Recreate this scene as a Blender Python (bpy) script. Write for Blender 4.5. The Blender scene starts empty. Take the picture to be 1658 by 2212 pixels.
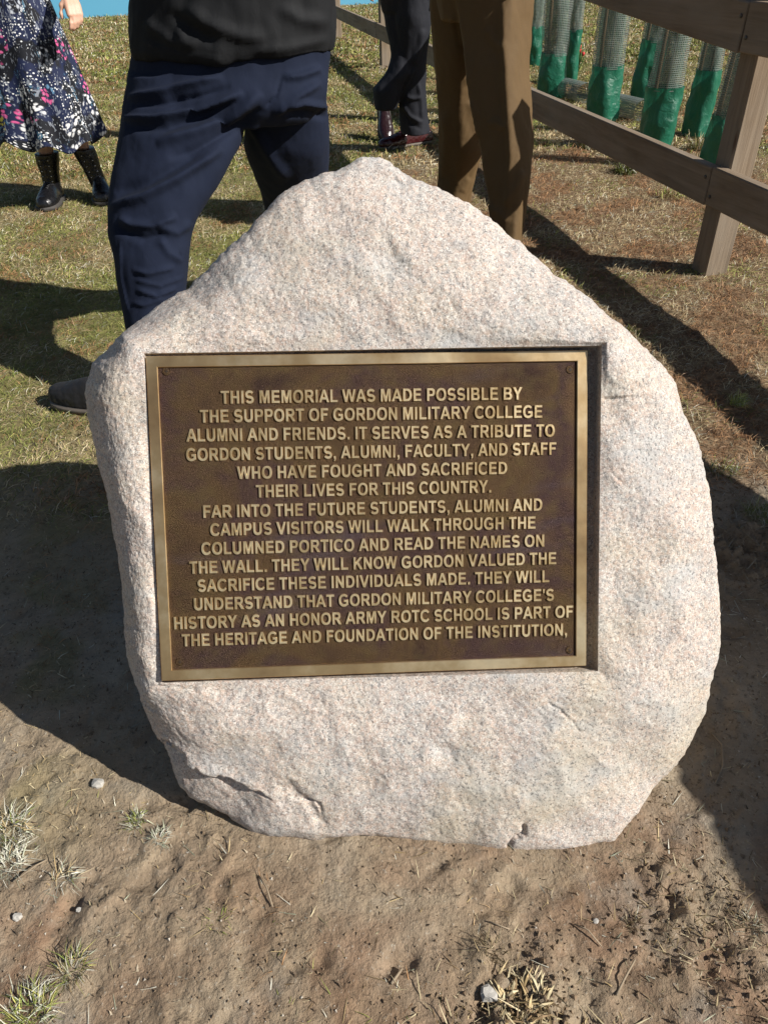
import bpy, math, random
import numpy as np
from mathutils import Matrix, Vector
rnd = random.Random(7); rng = np.random.default_rng(7)
SC = bpy.context.scene
COL = SC.collection

# ------------------------------------------------------------------ camera
TH, CH, FPX, ROLL = math.radians(38), 1.15, 1597.0, math.radians(2.2)
Fv = np.array([0, math.cos(TH), -math.sin(TH)])
U0 = np.array([0, math.sin(TH), math.cos(TH)]); R0 = np.array([1.0, 0, 0])
Rv = R0*math.cos(ROLL) - U0*math.sin(ROLL); Uv = U0*math.cos(ROLL) + R0*math.sin(ROLL)
CP = np.array([0, 0, CH])
cd = bpy.data.cameras.new('camera'); cam = bpy.data.objects.new('camera', cd); COL.objects.link(cam)
m = Matrix(((Rv[0], Uv[0], -Fv[0], 0), (Rv[1], Uv[1], -Fv[1], 0), (Rv[2], Uv[2], -Fv[2], CH), (0, 0, 0, 1)))
cam.matrix_world = m
cd.sensor_fit = 'VERTICAL'; cd.sensor_height = 36; cd.lens = 36*FPX/2212; cd.clip_start = .02; cd.clip_end = 2000
SC.camera = cam
# ------------------------------------------------------------------ light
SUN = np.array([.750, -.325, .574]); SUN /= np.linalg.norm(SUN)
w = bpy.data.worlds.new('World'); SC.world = w; w.use_nodes = True
nt = w.node_tree; nt.nodes.clear()
sky = nt.nodes.new('ShaderNodeTexSky'); sky.sky_type = 'NISHITA'; sky.sun_disc = False
sky.sun_elevation = math.asin(SUN[2]); sky.sun_rotation = math.atan2(SUN[0], SUN[1])
bg = nt.nodes.new('ShaderNodeBackground'); bg.inputs[1].default_value = .05
ow = nt.nodes.new('ShaderNodeOutputWorld')
nt.links.new(sky.outputs[0], bg.inputs[0]); nt.links.new(bg.outputs[0], ow.inputs[0])
sd = bpy.data.lights.new('sun', 'SUN'); sd.energy = 5.0; sd.angle = math.radians(.5); sd.color = (1, .955, .89)
so = bpy.data.objects.new('sun', sd); COL.objects.link(so)
so.rotation_euler = Vector(SUN).to_track_quat('Z', 'Y').to_euler(); so.location = (5, -3, 6)
SC.view_settings.view_transform = 'Standard'; SC.view_settings.look = 'None'
SC.view_settings.exposure = 0.46; SC.view_settings.gamma = 1; SC.view_settings.use_curve_mapping = False
SC.render.engine = 'CYCLES'; SC.cycles.max_bounces = 6; SC.cycles.use_denoising = True

# ------------------------------------------------------------------ measuring helpers (survey of the photograph -> metres)
def ray(x, y): return Fv + Rv*((x-829)/FPX) - Uv*((y-1106)/FPX)
def gp(x, y, z=0.0):
    d = ray(x, y); return CP + d*((z-CH)/d[2])
def py(x, y, Y):
    d = ray(x, y); return CP + d*(Y/d[1])
def proj(v):
    q = np.asarray(v) - CP; z = q@Fv
    return 829+FPX*(q@Rv)/z, 1106-FPX*(q@Uv)/z, z
def seg(xl, xr, y, Y, ratio=.9, yaw=0):
    c = py((xl+xr)/2, y, Y); z = (c-CP)@Fv
    r = (xr-xl)/2*z/FPX
    return (c, r, r*ratio, yaw)

# ------------------------------------------------------------------ noise
_perm = rng.permutation(512).astype(np.int64); _perm = np.concatenate([_perm, _perm, _perm])
_grad = rng.normal(size=(512, 3)); _grad /= np.linalg.norm(_grad, axis=1)[:, None]
def perlin(P):
    P = np.asarray(P, float); i = np.floor(P).astype(np.int64); f = P-i
    u = f*f*f*(f*(f*6-15)+10); i &= 511; out = 0
    for dx in (0, 1):
        for dy in (0, 1):
            for dz in (0, 1):
                h = _perm[_perm[_perm[(i[:, 0]+dx) & 511]+((i[:, 1]+dy) & 511)]+((i[:, 2]+dz) & 511)] & 511
                g = _grad[h]; d = (f-np.array([dx, dy, dz])); wgt = 1
                for k, b in enumerate((dx, dy, dz)): wgt = wgt*(u[:, k] if b else 1-u[:, k])
                out = out+wgt*(g*d).sum(1)
    return out*1.6
def fbm(P, f0, octs, gain=.5, off=0.0):
    P = np.asarray(P, float)*f0+off; a = 1; s = 0
    for k in range(octs):
        s = s+a*perlin(P+17.3*k); P = P*2.03; a *= gain
    return s
def poly_dist(px, py_, pts):
    """distance to a polyline, signed side and parameter"""
    best = np.full(len(px), 1e9); side = np.zeros(len(px)); par = np.zeros(len(px)); L = 0
    pts = np.array(pts, float); tot = np.linalg.norm(np.diff(pts, axis=0), axis=1).sum()
    for a, b in zip(pts[:-1], pts[1:]):
        d = b-a; l = np.linalg.norm(d)
        t = np.clip(((px-a[0])*d[0]+(py_-a[1])*d[1])/l**2, 0, 1)
        ex = px-a[0]-t*d[0]; ey = py_-a[1]-t*d[1]; dist = np.hypot(ex, ey)
        k = dist < best
        best[k] = dist[k]; side[k] = np.sign(d[0]*ey-d[1]*ex)[k]; par[k] = ((L+t*l)/tot)[k]; L += l
    return best, side, par
sstep = lambda a, b, x: (lambda t: t*t*(3-2*t))(np.clip((x-a)/(b-a), 0, 1))

# ------------------------------------------------------------------ object helpers
WL = {}
def wl(o): return WL.get(o.name, np.zeros(3))
def tag(o, label=None, cat=None, group=None, kind=None):
    if label: o['label'] = label
    if cat: o['category'] = cat
    if group: o['group'] = group
    if kind: o['kind'] = kind
    return o
def thing(name, loc, label, cat, group=None):
    o = bpy.data.objects.new(name, None); COL.objects.link(o); o.location = loc; o.empty_display_size = .1
    WL[o.name] = np.array(loc, float); return tag(o, label, cat, group)
def meshdata(name, V, F, smooth=True):
    me = bpy.data.meshes.new(name); V = np.asarray(V, np.float32)
    if isinstance(F, np.ndarray) and F.ndim == 2:
        n, k = F.shape
        me.vertices.add(len(V)); me.vertices.foreach_set('co', V.ravel())
        me.loops.add(n*k); me.loops.foreach_set('vertex_index', F.astype(np.int32).ravel())
        me.polygons.add(n); me.polygons.foreach_set('loop_start', np.arange(0, n*k, k, dtype=np.int32))
        me.polygons.foreach_set('loop_total', np.full(n, k, np.int32)); me.update(calc_edges=True); me.validate()
    else:
        me.from_pydata([tuple(map(float, v)) for v in V], [], [tuple(int(i) for i in f) for f in F]); me.update()
    me.polygons.foreach_set('use_smooth', [smooth]*len(me.polygons))
    return me
def mk(name, V, F, mat, parent=None, smooth=True, origin=None):
    V = np.asarray(V, float)
    o0 = np.array(origin, float) if origin is not None else np.array([*((V.min(0)+V.max(0))/2)[:2], V[:, 2].min()])
    me = meshdata(name, V-o0, F, smooth)
    o = bpy.data.objects.new(name, me); COL.objects.link(o)
    if mat: me.materials.append(mat)
    if parent is not None: o.parent = parent; o.location = o0-wl(parent)
    else: o.location = o0
    WL[o.name] = o0
    return o
class MB:
    def __init__(s): s.V = []; s.F = []; s.n = 0
    def add(s, V, F):
        V = np.asarray(V, float); s.V.append(V); s.F += [tuple(i+s.n for i in f) for f in F]; s.n += len(V); return s
    def loft(s, rings, n=28, cap=True, pw=2.0):
        """rings of (centre, rx, ry, yaw) lying level"""
        a = np.linspace(0, 2*np.pi, n, endpoint=False); V = []
        for c, rx, ry, yaw in rings:
            ca, sa = np.cos(a), np.sin(a)
            x = rx*np.sign(ca)*np.abs(ca)**(2/pw); y = ry*np.sign(sa)*np.abs(sa)**(2/pw)
            V.append(np.stack([c[0]+x*math.cos(yaw)-y*math.sin(yaw), c[1]+x*math.sin(yaw)+y*math.cos(yaw), np.full(n, c[2])], 1))
        return s._rings(V, n, cap)
    def _rings(s, V, n, cap):
        F = []; m_ = len(V)
        for i in range(m_-1):
            for j in range(n):
                k = (j+1) % n; F.append((i*n+j, i*n+k, (i+1)*n+k, (i+1)*n+j))
        if cap: F.append(tuple(range(n))[::-1]); F.append(tuple((m_-1)*n+j for j in range(n)))
        return s.add(np.concatenate(V), F)
    def tube(s, pts, rad, n=10, cap=True, flat=1.0, up=(0, 0, 1)):
        pts = np.asarray(pts, float); V = []
        if np.isscalar(rad): rad = [rad]*len(pts)
        for i, p in enumerate(pts):
            d = pts[min(i+1, len(pts)-1)]-pts[max(i-1, 0)]; d /= np.linalg.norm(d)+1e-12
            u = np.array(up, float)
            if abs(u@d) > .95: u = np.array([0, 1.0, 0]) if abs(d[1]) < .9 else np.array([1.0, 0, 0])
            x = np.cross(u, d); x /= np.linalg.norm(x); y = np.cross(d, x)
            a = np.linspace(0, 2*np.pi, n, endpoint=False)
            V.append(p+rad[i]*(np.cos(a)[:, None]*x+np.sin(a)[:, None]*y*flat))
        return s._rings(V, n, cap)
    def box(s, c, h, ax=None, bev=0.0):
        ax = np.eye(3) if ax is None else np.asarray(ax); c = np.asarray(c, float)
        if bev <= 0:
            V = [c+ax.T@(np.array([sx, sy, sz])*h) for sx in (-1, 1) for sy in (-1, 1) for sz in (-1, 1)]
            return s.add(V, [(0, 1, 3, 2), (4, 6, 7, 5), (0, 4, 5, 1), (2, 3, 7, 6), (0, 2, 6, 4), (1, 5, 7, 3)])
        # chamfered along the long (first) axis and ends
        hx, hy, hz = h; b = bev; prof = [(-hy+b, -hz), (hy-b, -hz), (hy, -hz+b), (hy, hz-b), (hy-b, hz), (-hy+b, hz), (-hy, hz-b), (-hy, -hz+b)]
        V = []
        for x, k in ((-hx, 1), (-hx+b, 0), (hx-b, 0), (hx, 1)):
            for (y, z) in prof:
                if k: y = np.clip(y, -hy+b, hy-b); z = np.clip(z, -hz+b, hz-b)
                V.append(c+ax[0]*x+ax[1]*y+ax[2]*z)
        F = []
        for i in range(3):
            for j in range(8): F.append((i*8+j, i*8+(j+1) % 8, (i+1)*8+(j+1) % 8, (i+1)*8+j))
        F.append(tuple(range(8))[::-1]); F.append(tuple(24+j for j in range(8)))
        return s.add(V, F)
    def arr(s): return np.concatenate(s.V), s.F
    def build(s, name, mat, parent=None, smooth=True, origin=None):
        V, F = s.arr(); return mk(name, V, F, mat, parent, smooth, origin)
def get_arrays(me):
    V = np.empty(len(me.vertices)*3, np.float32); me.vertices.foreach_get('co', V); V = V.reshape(-1, 3).astype(float)
    return V, np.array([v for p in me.polygons for v in p.vertices]) if False else [tuple(p.vertices) for p in me.polygons]
def remesh(mb, voxel, smooth_it=4, smooth_f=.6):
    V, F = mb.arr(); me = meshdata('tmp', V, F); o = bpy.data.objects.new('tmp', me); COL.objects.link(o)
    r = o.modifiers.new('r', 'REMESH'); r.mode = 'VOXEL'; r.voxel_size = voxel
    if smooth_it: s_ = o.modifiers.new('s', 'SMOOTH'); s_.factor = smooth_f; s_.iterations = smooth_it
    dg = bpy.context.evaluated_depsgraph_get(); dg.update(); me2 = bpy.data.meshes.new_from_object(o.evaluated_get(dg))
    V = np.empty(len(me2.vertices)*3, np.float32); me2.vertices.foreach_get('co', V); V = V.reshape(-1, 3).astype(float)
    N = np.empty(len(me2.vertices)*3, np.float32); me2.vertices.foreach_get('normal', N); N = N.reshape(-1, 3).astype(float)
    F = np.empty(len(me2.loops), np.int32); me2.loops.foreach_get('vertex_index', F); F = F.reshape(-1, 4)
    bpy.data.objects.remove(o); bpy.data.meshes.remove(me); bpy.data.meshes.remove(me2)
    return V, N, F
def sculpt(V, N, strokes, facing=True):
    """creases and folds measured along lines of the photograph, pushed into the cloth along its normals"""
    q = V-CP; z = q@Fv; px = 829+FPX*(q@Rv)/z; pyy = 1106-FPX*(q@Uv)/z
    f = np.clip(-(N*q).sum(1)/np.linalg.norm(q, axis=1)*2.5, 0, 1) if facing else 1
    D = np.zeros(len(V))
    for pts, wid, amp in strokes:
        d, sd_, t = poly_dist(px, pyy, pts)
        ends = np.clip(np.minimum(t, 1-t)*6, 0, 1)**.7
        D += amp*np.exp(-(d/wid)**2)*ends
    return V+N*(D*f)[:, None]

# ------------------------------------------------------------------ materials
def mat(name, rough=.8, metal=0, spec=.5):
    m_ = bpy.data.materials.new(name); m_.use_nodes = True; t = m_.node_tree; b = t.nodes['Principled BSDF']
    b.inputs['Roughness'].default_value = rough; b.inputs['Metallic'].default_value = metal; b.inputs['Specular IOR Level'].default_value = spec
    return m_, t, b
def nd(t, ty, **kw):
    n = t.nodes.new(ty)
    for k, v in kw.items():
        if k in n.inputs: n.inputs[k].default_value = v
        else: setattr(n, k, v)
    return n
def noise(t, co, scale, detail=4, rough=.55, dist=0):
    n = nd(t, 'ShaderNodeTexNoise', Scale=scale, Detail=detail, Roughness=rough, Distortion=dist); t.links.new(co, n.inputs['Vector']); return n.outputs['Fac']
def voro(t, co, scale, feature='F1', rnd_=1.0):
    n = nd(t, 'ShaderNodeTexVoronoi', Scale=scale, Randomness=rnd_); n.feature = feature; t.links.new(co, n.inputs['Vector']); return n
def ramp(t, fac, stops, interp='LINEAR'):
    r = t.nodes.new('ShaderNodeValToRGB'); r.color_ramp.interpolation = interp; e = r.color_ramp.elements
    while len(e) < len(stops): e.new(.5)
    for i, (p, c) in enumerate(stops):
        e[i].position = p; e[i].color = (*c, 1) if hasattr(c, '__len__') else (c, c, c, 1)
    t.links.new(fac, r.inputs[0]); return r.outputs[0]
def mix(t, f, a, b, mode='MIX'):
    n = t.nodes.new('ShaderNodeMix'); n.data_type = 'RGBA'; n.blend_type = mode
    for k, v in ((0, f), (6, a), (7, b)):
        if isinstance(v, bpy.types.NodeSocket): t.links.new(v, n.inputs[k])
        elif k == 0: n.inputs[0].default_value = v
        else: n.inputs[k].default_value = (*v, 1)
    return n.outputs[2]
def math_(t, op, a, b=0, c=0):
    n = t.nodes.new('ShaderNodeMath'); n.operation = op
    for k, v in enumerate((a, b, c)):
        if isinstance(v, bpy.types.NodeSocket): t.links.new(v, n.inputs[k])
        else: n.inputs[k].default_value = v
    return n.outputs[0]
def bump(t, b, h, dist, strength=1.0, prev=None):
    n = nd(t, 'ShaderNodeBump', Strength=strength, Distance=dist); t.links.new(h, n.inputs['Height'])
    if prev is not None: t.links.new(prev, n.inputs['Normal'])
    t.links.new(n.outputs[0], b.inputs['Normal']); return n.outputs[0]
def obco(t):
    return nd(t, 'ShaderNodeTexCoord').outputs['Object']
def scaleco(t, co, s, rot=(0, 0, 0)):
    n = nd(t, 'ShaderNodeMapping'); n.inputs['Scale'].default_value = s; n.inputs['Rotation'].default_value = rot
    t.links.new(co, n.inputs[0]); return n.outputs[0]

def m_granite():
    m_, t, b = mat('granite', .72, spec=.4); co = obco(t)
    big = noise(t, co, 7, 4); g1 = noise(t, co, 260, 3, .7); g2 = noise(t, co, 480, 2, .6); v = voro(t, co, 210)
    pat = noise(t, co, 14, 5, .6, .4)
    base = ramp(t, pat, [(.32, (.37, .345, .32)), (.5, (.45, .36, .305)), (.68, (.48, .40, .32))])
    base = mix(t, ramp(t, big, [(.52, 0), (.72, .55)]), base, (.45, .395, .285))
    base = mix(t, ramp(t, noise(t, co, 9.5, 3), [(.56, 0), (.7, .6)]), base, (.47, .465, .455))
    cell = ramp(t, v.outputs['Color'], [(.0, (.20, .20, .20)), (.3, (.50, .37, .30)), (.5, (.62, .58, .51)), (.75, (.24, .24, .24)), (1, (.74, .70, .63))])
    col = mix(t, .5, base, cell)
    dk = ramp(t, g1, [(.405, 1), (.435, 0)])
    col = mix(t, math_(t, 'MULTIPLY', dk, .6), col, (.075, .08, .085))
    wh = ramp(t, g2, [(.56, 0), (.60, 1)]); col = mix(t, math_(t, 'MULTIPLY', wh, .6), col, (.78, .75, .70))
    # greyer mineral streaks and patches
    st = ramp(t, noise(t, scaleco(t, co, (5, 5, 9), (0, .5, 0)), 1, 6, .7), [(.53, 0), (.64, .65)])
    col = mix(t, st, col, mix(t, dk, (.42, .43, .43), (.14, .15, .15)))
    stn = ramp(t, noise(t, co, 3.2, 4, .6, .3), [(.5, 0), (.68, .45)]); col = mix(t, stn, col, mix(t, dk, (.45, .39, .27), (.16, .14, .1)))
    t.links.new(col, b.inputs['Base Color'])
    h = math_(t, 'ADD', math_(t, 'MULTIPLY', noise(t, co, 120, 5, .7), 1.0), math_(t, 'MULTIPLY', g1, .35))
    bump(t, b, h, .0022, .8); return m_
def m_cut():
    m_, t, b = mat('granite_cut', .75); co = obco(t)
    col = ramp(t, noise(t, co, 160, 4, .7), [(.35, (.22, .21, .2)), (.6, (.5, .47, .43))]); t.links.new(col, b.inputs['Base Color'])
    bump(t, b, noise(t, co, 90, 5, .7), .004); return m_
def m_plate():
    m_, t, b = mat('bronze_patina', .4, .85); co = obco(t)
    a = noise(t, co, 5.5, 4, .6, .5)
    col = ramp(t, a, [(.3, (.045, .026, .020)), (.45, (.085, .052, .026)), (.56, (.055, .032, .030)), (.72, (.11, .066, .034))])
    col = mix(t, ramp(t, noise(t, scaleco(t, co, (3, 3, 12)), 1.2, 4), [(.54, 0), (.7, .45)]), col, (.085, .075, .10))
    col = mix(t, ramp(t, noise(t, co, 30, 5, .7), [(.48, 0), (.75, .45)]), col, (.12, .09, .035))
    t.links.new(col, b.inputs['Base Color'])
    t.links.new(ramp(t, noise(t, co, 60, 3), [(.3, .36), (.7, .5)]), b.inputs['Roughness'])
    h = noise(t, co, 900, 4, .7); bump(t, b, h, .002, .9); return m_
def m_letter():
    m_, t, b = mat('bronze_polished', .33, .8); co = obco(t)
    col = ramp(t, noise(t, co, 40, 4), [(.35, (.62, .44, .21)), (.6, (.95, .74, .42))]); t.links.new(col, b.inputs['Base Color'])
    bump(t, b, noise(t, co, 300, 3), .0006, .6); return m_
def m_border():
    m_, t, b = mat('bronze_brushed', .34, .85); co = obco(t)
    col = ramp(t, noise(t, co, 8, 5, .6), [(.3, (.42, .26, .12)), (.48, (.60, .41, .20)), (.64, (.88, .68, .40)), (.8, (.66, .48, .27))]); t.links.new(col, b.inputs['Base Color'])
    t.links.new(ramp(t, noise(t, co, 30, 4), [(.3, .30), (.7, .36)]), b.inputs['Roughness'])
    bump(t, b, noise(t, co, 500, 3), .0002, .4); return m_
def m_cloth(name, c, c2=None, rough=.85, weave=900, sheen=.3, fold=0.0):
    m_, t, b = mat(name, rough, spec=.3); co = obco(t); c2 = c2 or tuple(x*1.25 for x in c)
    col = mix(t, noise(t, co, 18, 5, .65), c, c2)
    col = mix(t, math_(t, 'MULTIPLY', noise(t, co, weave, 2), .3), col, tuple(x*1.7 for x in c2)); t.links.new(col, b.inputs['Base Color'])
    b.inputs['Sheen Weight'].default_value = sheen; b.inputs['Sheen Roughness'].default_value = .5; b.inputs['Sheen Tint'].default_value = (*[min(1, x*6) for x in c2], 1)
    n1 = bump(t, b, noise(t, co, weave, 2), .0006, .5)
    if fold: bump(t, b, noise(t, scaleco(t, co, (1, 1, .6)), 26, 4, .5, .6), fold, .6, n1)
    return m_
def m_leather(name, c, rough=.22):
    m_, t, b = mat(name, rough, spec=.6); co = obco(t)
    t.links.new(mix(t, noise(t, co, 25, 3), c, tuple(x*1.5 for x in c)), b.inputs['Base Color'])
    t.links.new(ramp(t, noise(t, co, 60, 4), [(.3, rough*.7), (.7, rough*1.5)]), b.inputs['Roughness'])
    bump(t, b, noise(t, co, 140, 4), .0012, .35); return m_
def m_plain(name, c, rough=.7, var=.25, sc=30, spec=.4, bd=.0008, metal=0):
    m_, t, b = mat(name, rough, metal, spec); co = obco(t)
    t.links.new(mix(t, noise(t, co, sc, 5, .6), tuple(x*(1-var) for x in c), tuple(x*(1+var) for x in c)), b.inputs['Base Color'])
    bump(t, b, noise(t, co, sc*6, 4), bd, .6); return m_
def m_skin():
    m_, t, b = mat('skin', .5, spec=.4); co = obco(t)
    t.links.new(mix(t, noise(t, co, 40, 4), (.52, .29, .2), (.62, .38, .27)), b.inputs['Base Color'])
    b.inputs['Subsurface Weight'].default_value = .08; b.inputs['Subsurface Radius'].default_value = (.01, .004, .002); b.inputs['Subsurface Scale'].default_value = .5
    bump(t, b, noise(t, co, 400, 3), .0006, .5); return m_
def m_wood():
    m_, t, b = mat('weathered_wood', .85, spec=.25)
    uv = nd(t, 'ShaderNodeUVMap').outputs[0]
    g = noise(t, scaleco(t, uv, (1.6, 26, 1)), 1, 8, .7, .8); g2 = noise(t, scaleco(t, uv, (6, 200, 1)), 1, 3, .6); big = noise(t, scaleco(t, uv, (3, 6, 1)), 1, 3)
    col = ramp(t, g, [(.25, (.12, .085, .055)), (.5, (.215, .16, .108)), (.75, (.31, .245, .175))])
    col = mix(t, ramp(t, big, [(.35, 0), (.7, .6)]), col, (.28, .245, .20))
    kn = voro(t, scaleco(t, uv, (2.1, 7, 1)), 1.0); k = ramp(t, kn.outputs['Distance'], [(.05, 1), (.11, 0)])
    col = mix(t, math_(t, 'MULTIPLY', k, .8), col, (.09, .05, .03))
    t.links.new(col, b.inputs['Base Color'])
    bump(t, b, math_(t, 'ADD', g, math_(t, 'MULTIPLY', g2, .5)), .003, .8); return m_
def m_ground():
    m_, t, b = mat('soil', .92, spec=.15); co = obco(t)
    at = nd(t, 'ShaderNodeAttribute'); at.attribute_name = 'zone'; sep = nd(t, 'ShaderNodeSeparateColor'); t.links.new(at.outputs['Color'], sep.inputs[0])
    n1 = noise(t, co, 3.2, 6, .62, .4); n2 = noise(t, co, 22, 6, .7); n3 = noise(t, co, 140, 4, .7)
    mud = ramp(t, n1, [(.3, (.25, .19, .125)), (.5, (.325, .255, .175)), (.7, (.38, .32, .24))])
    red = ramp(t, n2, [(.3, (.15, .09, .055)), (.7, (.30, .20, .13))])
    mud = mix(t, math_(t, 'MULTIPLY', ramp(t, noise(t, co, 4.6, 5, .6, .6), [(.42, 0), (.58, 1)]), sep.outputs[2]), mud, red)
    mud = mix(t, ramp(t, n2, [(.35, .35), (.6, 0)]), mud, (.15, .12, .085))
    mud = mix(t, ramp(t, noise(t, co, 90, 5, .75), [(.36, .75), (.44, 0)]), mud, (.11, .085, .06))
    mud = mix(t, ramp(t, n3, [(.6, 0), (.72, .6)]), mud, (.50, .46, .38))
    mud = mix(t, ramp(t, noise(t, co, 9, 5), [(.55, 0), (.75, .5)]), mud, (.27, .265, .235))
    thatch = ramp(t, n2, [(.3, (.10, .06, .035)), (.5, (.20, .13, .075)), (.7, (.34, .25, .15))])
    col = mix(t, sep.outputs[1], mud, thatch)
    grass = ramp(t, n2, [(.3, (.095, .09, .03)), (.55, (.20, .18, .07)), (.75, (.31, .26, .13))])
    grass = mix(t, ramp(t, noise(t, co, 1.7, 4), [(.45, 0), (.65, .7)]), grass, (.27, .2, .12))
    col = mix(t, sep.outputs[0], col, grass); t.links.new(col, b.inputs['Base Color'])
    h = math_(t, 'ADD', math_(t, 'MULTIPLY', n3, .6), noise(t, co, 60, 7, .62)); bump(t, b, h, .009, .75); return m_
def m_blade():
    m_, t, b = mat('grass_blade', .7, spec=.25); at = nd(t, 'ShaderNodeAttribute'); at.attribute_name = 'tint'
    t.links.new(at.outputs['Color'], b.inputs['Base Color']); return m_
def m_skirt():
    m_, t, b = mat('floral_fabric', .75, spec=.3); uv = nd(t, 'ShaderNodeUVMap').outputs[0]
    wob = nd(t, 'ShaderNodeMix'); wob.data_type = 'VECTOR'
    nz = nd(t, 'ShaderNodeTexNoise', Scale=30, Detail=3); t.links.new(uv, nz.inputs['Vector'])
    va = nd(t, 'ShaderNodeVectorMath'); va.operation = 'MULTIPLY_ADD'; t.links.new(nz.outputs['Color'], va.inputs[0]); va.inputs[1].default_value = (.02, .02, .02); t.links.new(uv, va.inputs[2])
    wuv = va.outputs[0]
    col = mix(t, ramp(t, noise(t, uv, 9, 3), [(.47, 0), (.53, 1)]), (.005, .006, .010), (.008, .014, .048))
    col = mix(t, ramp(t, noise(t, scaleco(t, wuv, (1, .7, 1)), 14, 4, .7), [(.6, 0), (.65, .8)]), col, (.06, .16, .25))
    dots = ramp(t, voro(t, uv, 85, rnd_=.6).outputs['Distance'], [(.26, 1), (.34, 0)])
    dm = ramp(t, noise(t, uv, 8.5, 2), [(.50, 0), (.53, 1)])
    col = mix(t, math_(t, 'MULTIPLY', dots, dm), col, (.75, .75, .74))
    # clusters of grey-white blossom
    vc = voro(t, scaleco(t, wuv, (1, .8, 1)), 11); bl = voro(t, wuv, 50)
    petal = ramp(t, bl.outputs['Distance'], [(.30, 1), (.5, 0)])
    cm = ramp(t, vc.outputs['Distance'], [(.42, 1), (.47, 0)])
    sepc = nd(t, 'ShaderNodeSeparateColor'); t.links.new(vc.outputs['Color'], sepc.inputs[0])
    whc = ramp(t, sepc.outputs[0], [(.0, (.72, .72, .72)), (.3, (.45, .48, .52)), (.42, (.75, .74, .72)), (.6, (.62, .10, .27)), (.75, (.78, .19, .38)), (.86, (.13, .27, .42)), (.95, (.45, .38, .05))], 'CONSTANT')
    col = mix(t, math_(t, 'MULTIPLY', petal, cm), col, whc)
    # leafy sprigs
    sp = ramp(t, noise(t, scaleco(t, wuv, (2.4, 1, 1), (0, 0, .7)), 30, 2, .5, 1.5), [(.60, 0), (.63, 1)])
    col = mix(t, math_(t, 'MULTIPLY', sp, .6), col, (.30, .33, .38))
    t.links.new(col, b.inputs['Base Color']); return m_
GRAN, CUT, PLATE, LETT, BORD = m_granite(), m_cut(), m_plate(), m_letter(), m_border()
SKIN = m_skin(); WOOD = m_wood(); SOIL = m_ground(); BLADE = m_blade(); SKIRT = m_skirt()
NAVY = m_cloth('navy_cotton', (.0035, .0068, .0175), (.0055, .010, .027), .9, 1100, .0, .003)
BLACKC = m_cloth('black_softshell', (.0045, .005, .006), (.0065, .0072, .0085), .8, 700, .04, .003)
SUIT = m_cloth('dark_suit_wool', (.007, .008, .012), (.012, .013, .018), .8, 1200, .1, .003)
OLIVE = m_cloth('khaki_cloth', (.078, .047, .019), (.10, .062, .026), .8, 1200, .2, .003)
TUNIC = m_cloth('khaki_tunic', (.15, .11, .055), None, .85, 900, .2)
KNIT = m_cloth('dark_knit', (.02, .02, .03), None, .9, 500, .2)
BLKL = m_leather('black_leather', (.006, .006, .007), .28); BURG = m_leather('burgundy_leather', (.035, .006, .007), .17)
BURG2 = m_leather('dark_burgundy_leather', (.014, .004, .005), .3)
GREYL = m_leather('charcoal_suede', (.008, .0075, .009), .65); SOLE = m_plain('rubber_sole', (.05, .045, .04)); SOLE2 = m_plain('pale_sole', (.13, .11, .09))
LACE = m_plain('lace_cord', (.03, .03, .032), .5)
EYE = m_plain('eyelet_metal', (.5, .5, .5), .25, metal=1.0)
HAIR = m_plain('hair', (.05, .035, .02), .6)

# ------------------------------------------------------------------ ground
def zone(X, Y):
    """(grass, thatch, red soil) amounts at a spot on the ground"""
    P = np.stack([X, Y, X*0], 1); n = fbm(P, 1.6, 4); n2 = fbm(P, 5, 3, off=9)
    edge = Y-1.25+.35*n+.25*n2
    left = sstep(.15, -.55, X+.25*n-.10*(Y-2))
    far = sstep(4.2, 7.5, Y+.8*n)
    grass = sstep(0, .9, edge+.25*left)*np.clip(left+far, 0, 1)
    mudside = sstep(-.95, -.62, -abs(X+.05)-.0*Y)  # bare soil close around the stone
    thatch = sstep(-.1, 1.0, edge+.3*sstep(.5, 1.0, X))*(1-grass)
    lf = sstep(-.35, -.8, X+.2*n)*sstep(.25, .9, Y+.3*n2)*.55
    grass = np.maximum(grass, lf*sstep(-.1, .3, n2+n*.5))
    thatch = np.maximum(thatch, .25*sstep(.25, .6, n2+.6*n)*sstep(.85, .45, Y))
    red = np.clip(sstep(.75, .45, Y+.1*n)+sstep(2.0, 3.2, Y)*sstep(.3, .9, X)*.8, 0, 1)
    return grass, np.clip(thatch, 0, 1), red
def gz(X, Y):
    P = np.stack([X, Y, X*0], 1); near = sstep(6, 2, Y)
    low = sstep(.75, .4, Y); z = .010*fbm(P, 1.3, 3)+(.003+.002*low)*fbm(P, 7, 4, .6)*near-.008*np.exp(-((X-.33)/.25)**2-((Y-.55)/.10)**2)
    c = fbm(P, 26, 3, .6, 3); z += near*(.0015+.0035*sstep(-.1, .5, fbm(P, 2.6, 2, off=12)+low*.3))*np.maximum(c-.05, 0)*2.2; z += near*.0012*fbm(P, 75, 2, .5, 5)
    pit = fbm(P, 15, 2, .5, 31); z -= near*.008*np.maximum(pit-.35, 0)*2.5
    # scuffed clods at the foot of the picture and to the right of the stone
    for cx, cy, r, a in ((.16, .335, .085, .016), (.42, .52, .07, .010), (.47, .40, .06, .008), (-.02, .27, .05, .008), (.83, 1.28, .12, .018), (.34, .46, .04, .008)):
        d = np.hypot(X-cx, Y-cy); z += a*np.exp(-(d/r)**2)*(fbm(P, 34, 4, .6, cx*9)*1.6+.1)
    d = np.hypot(X-.02, (Y-.85)*1.0)
    z = z-.000*d
    return z-.004
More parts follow.
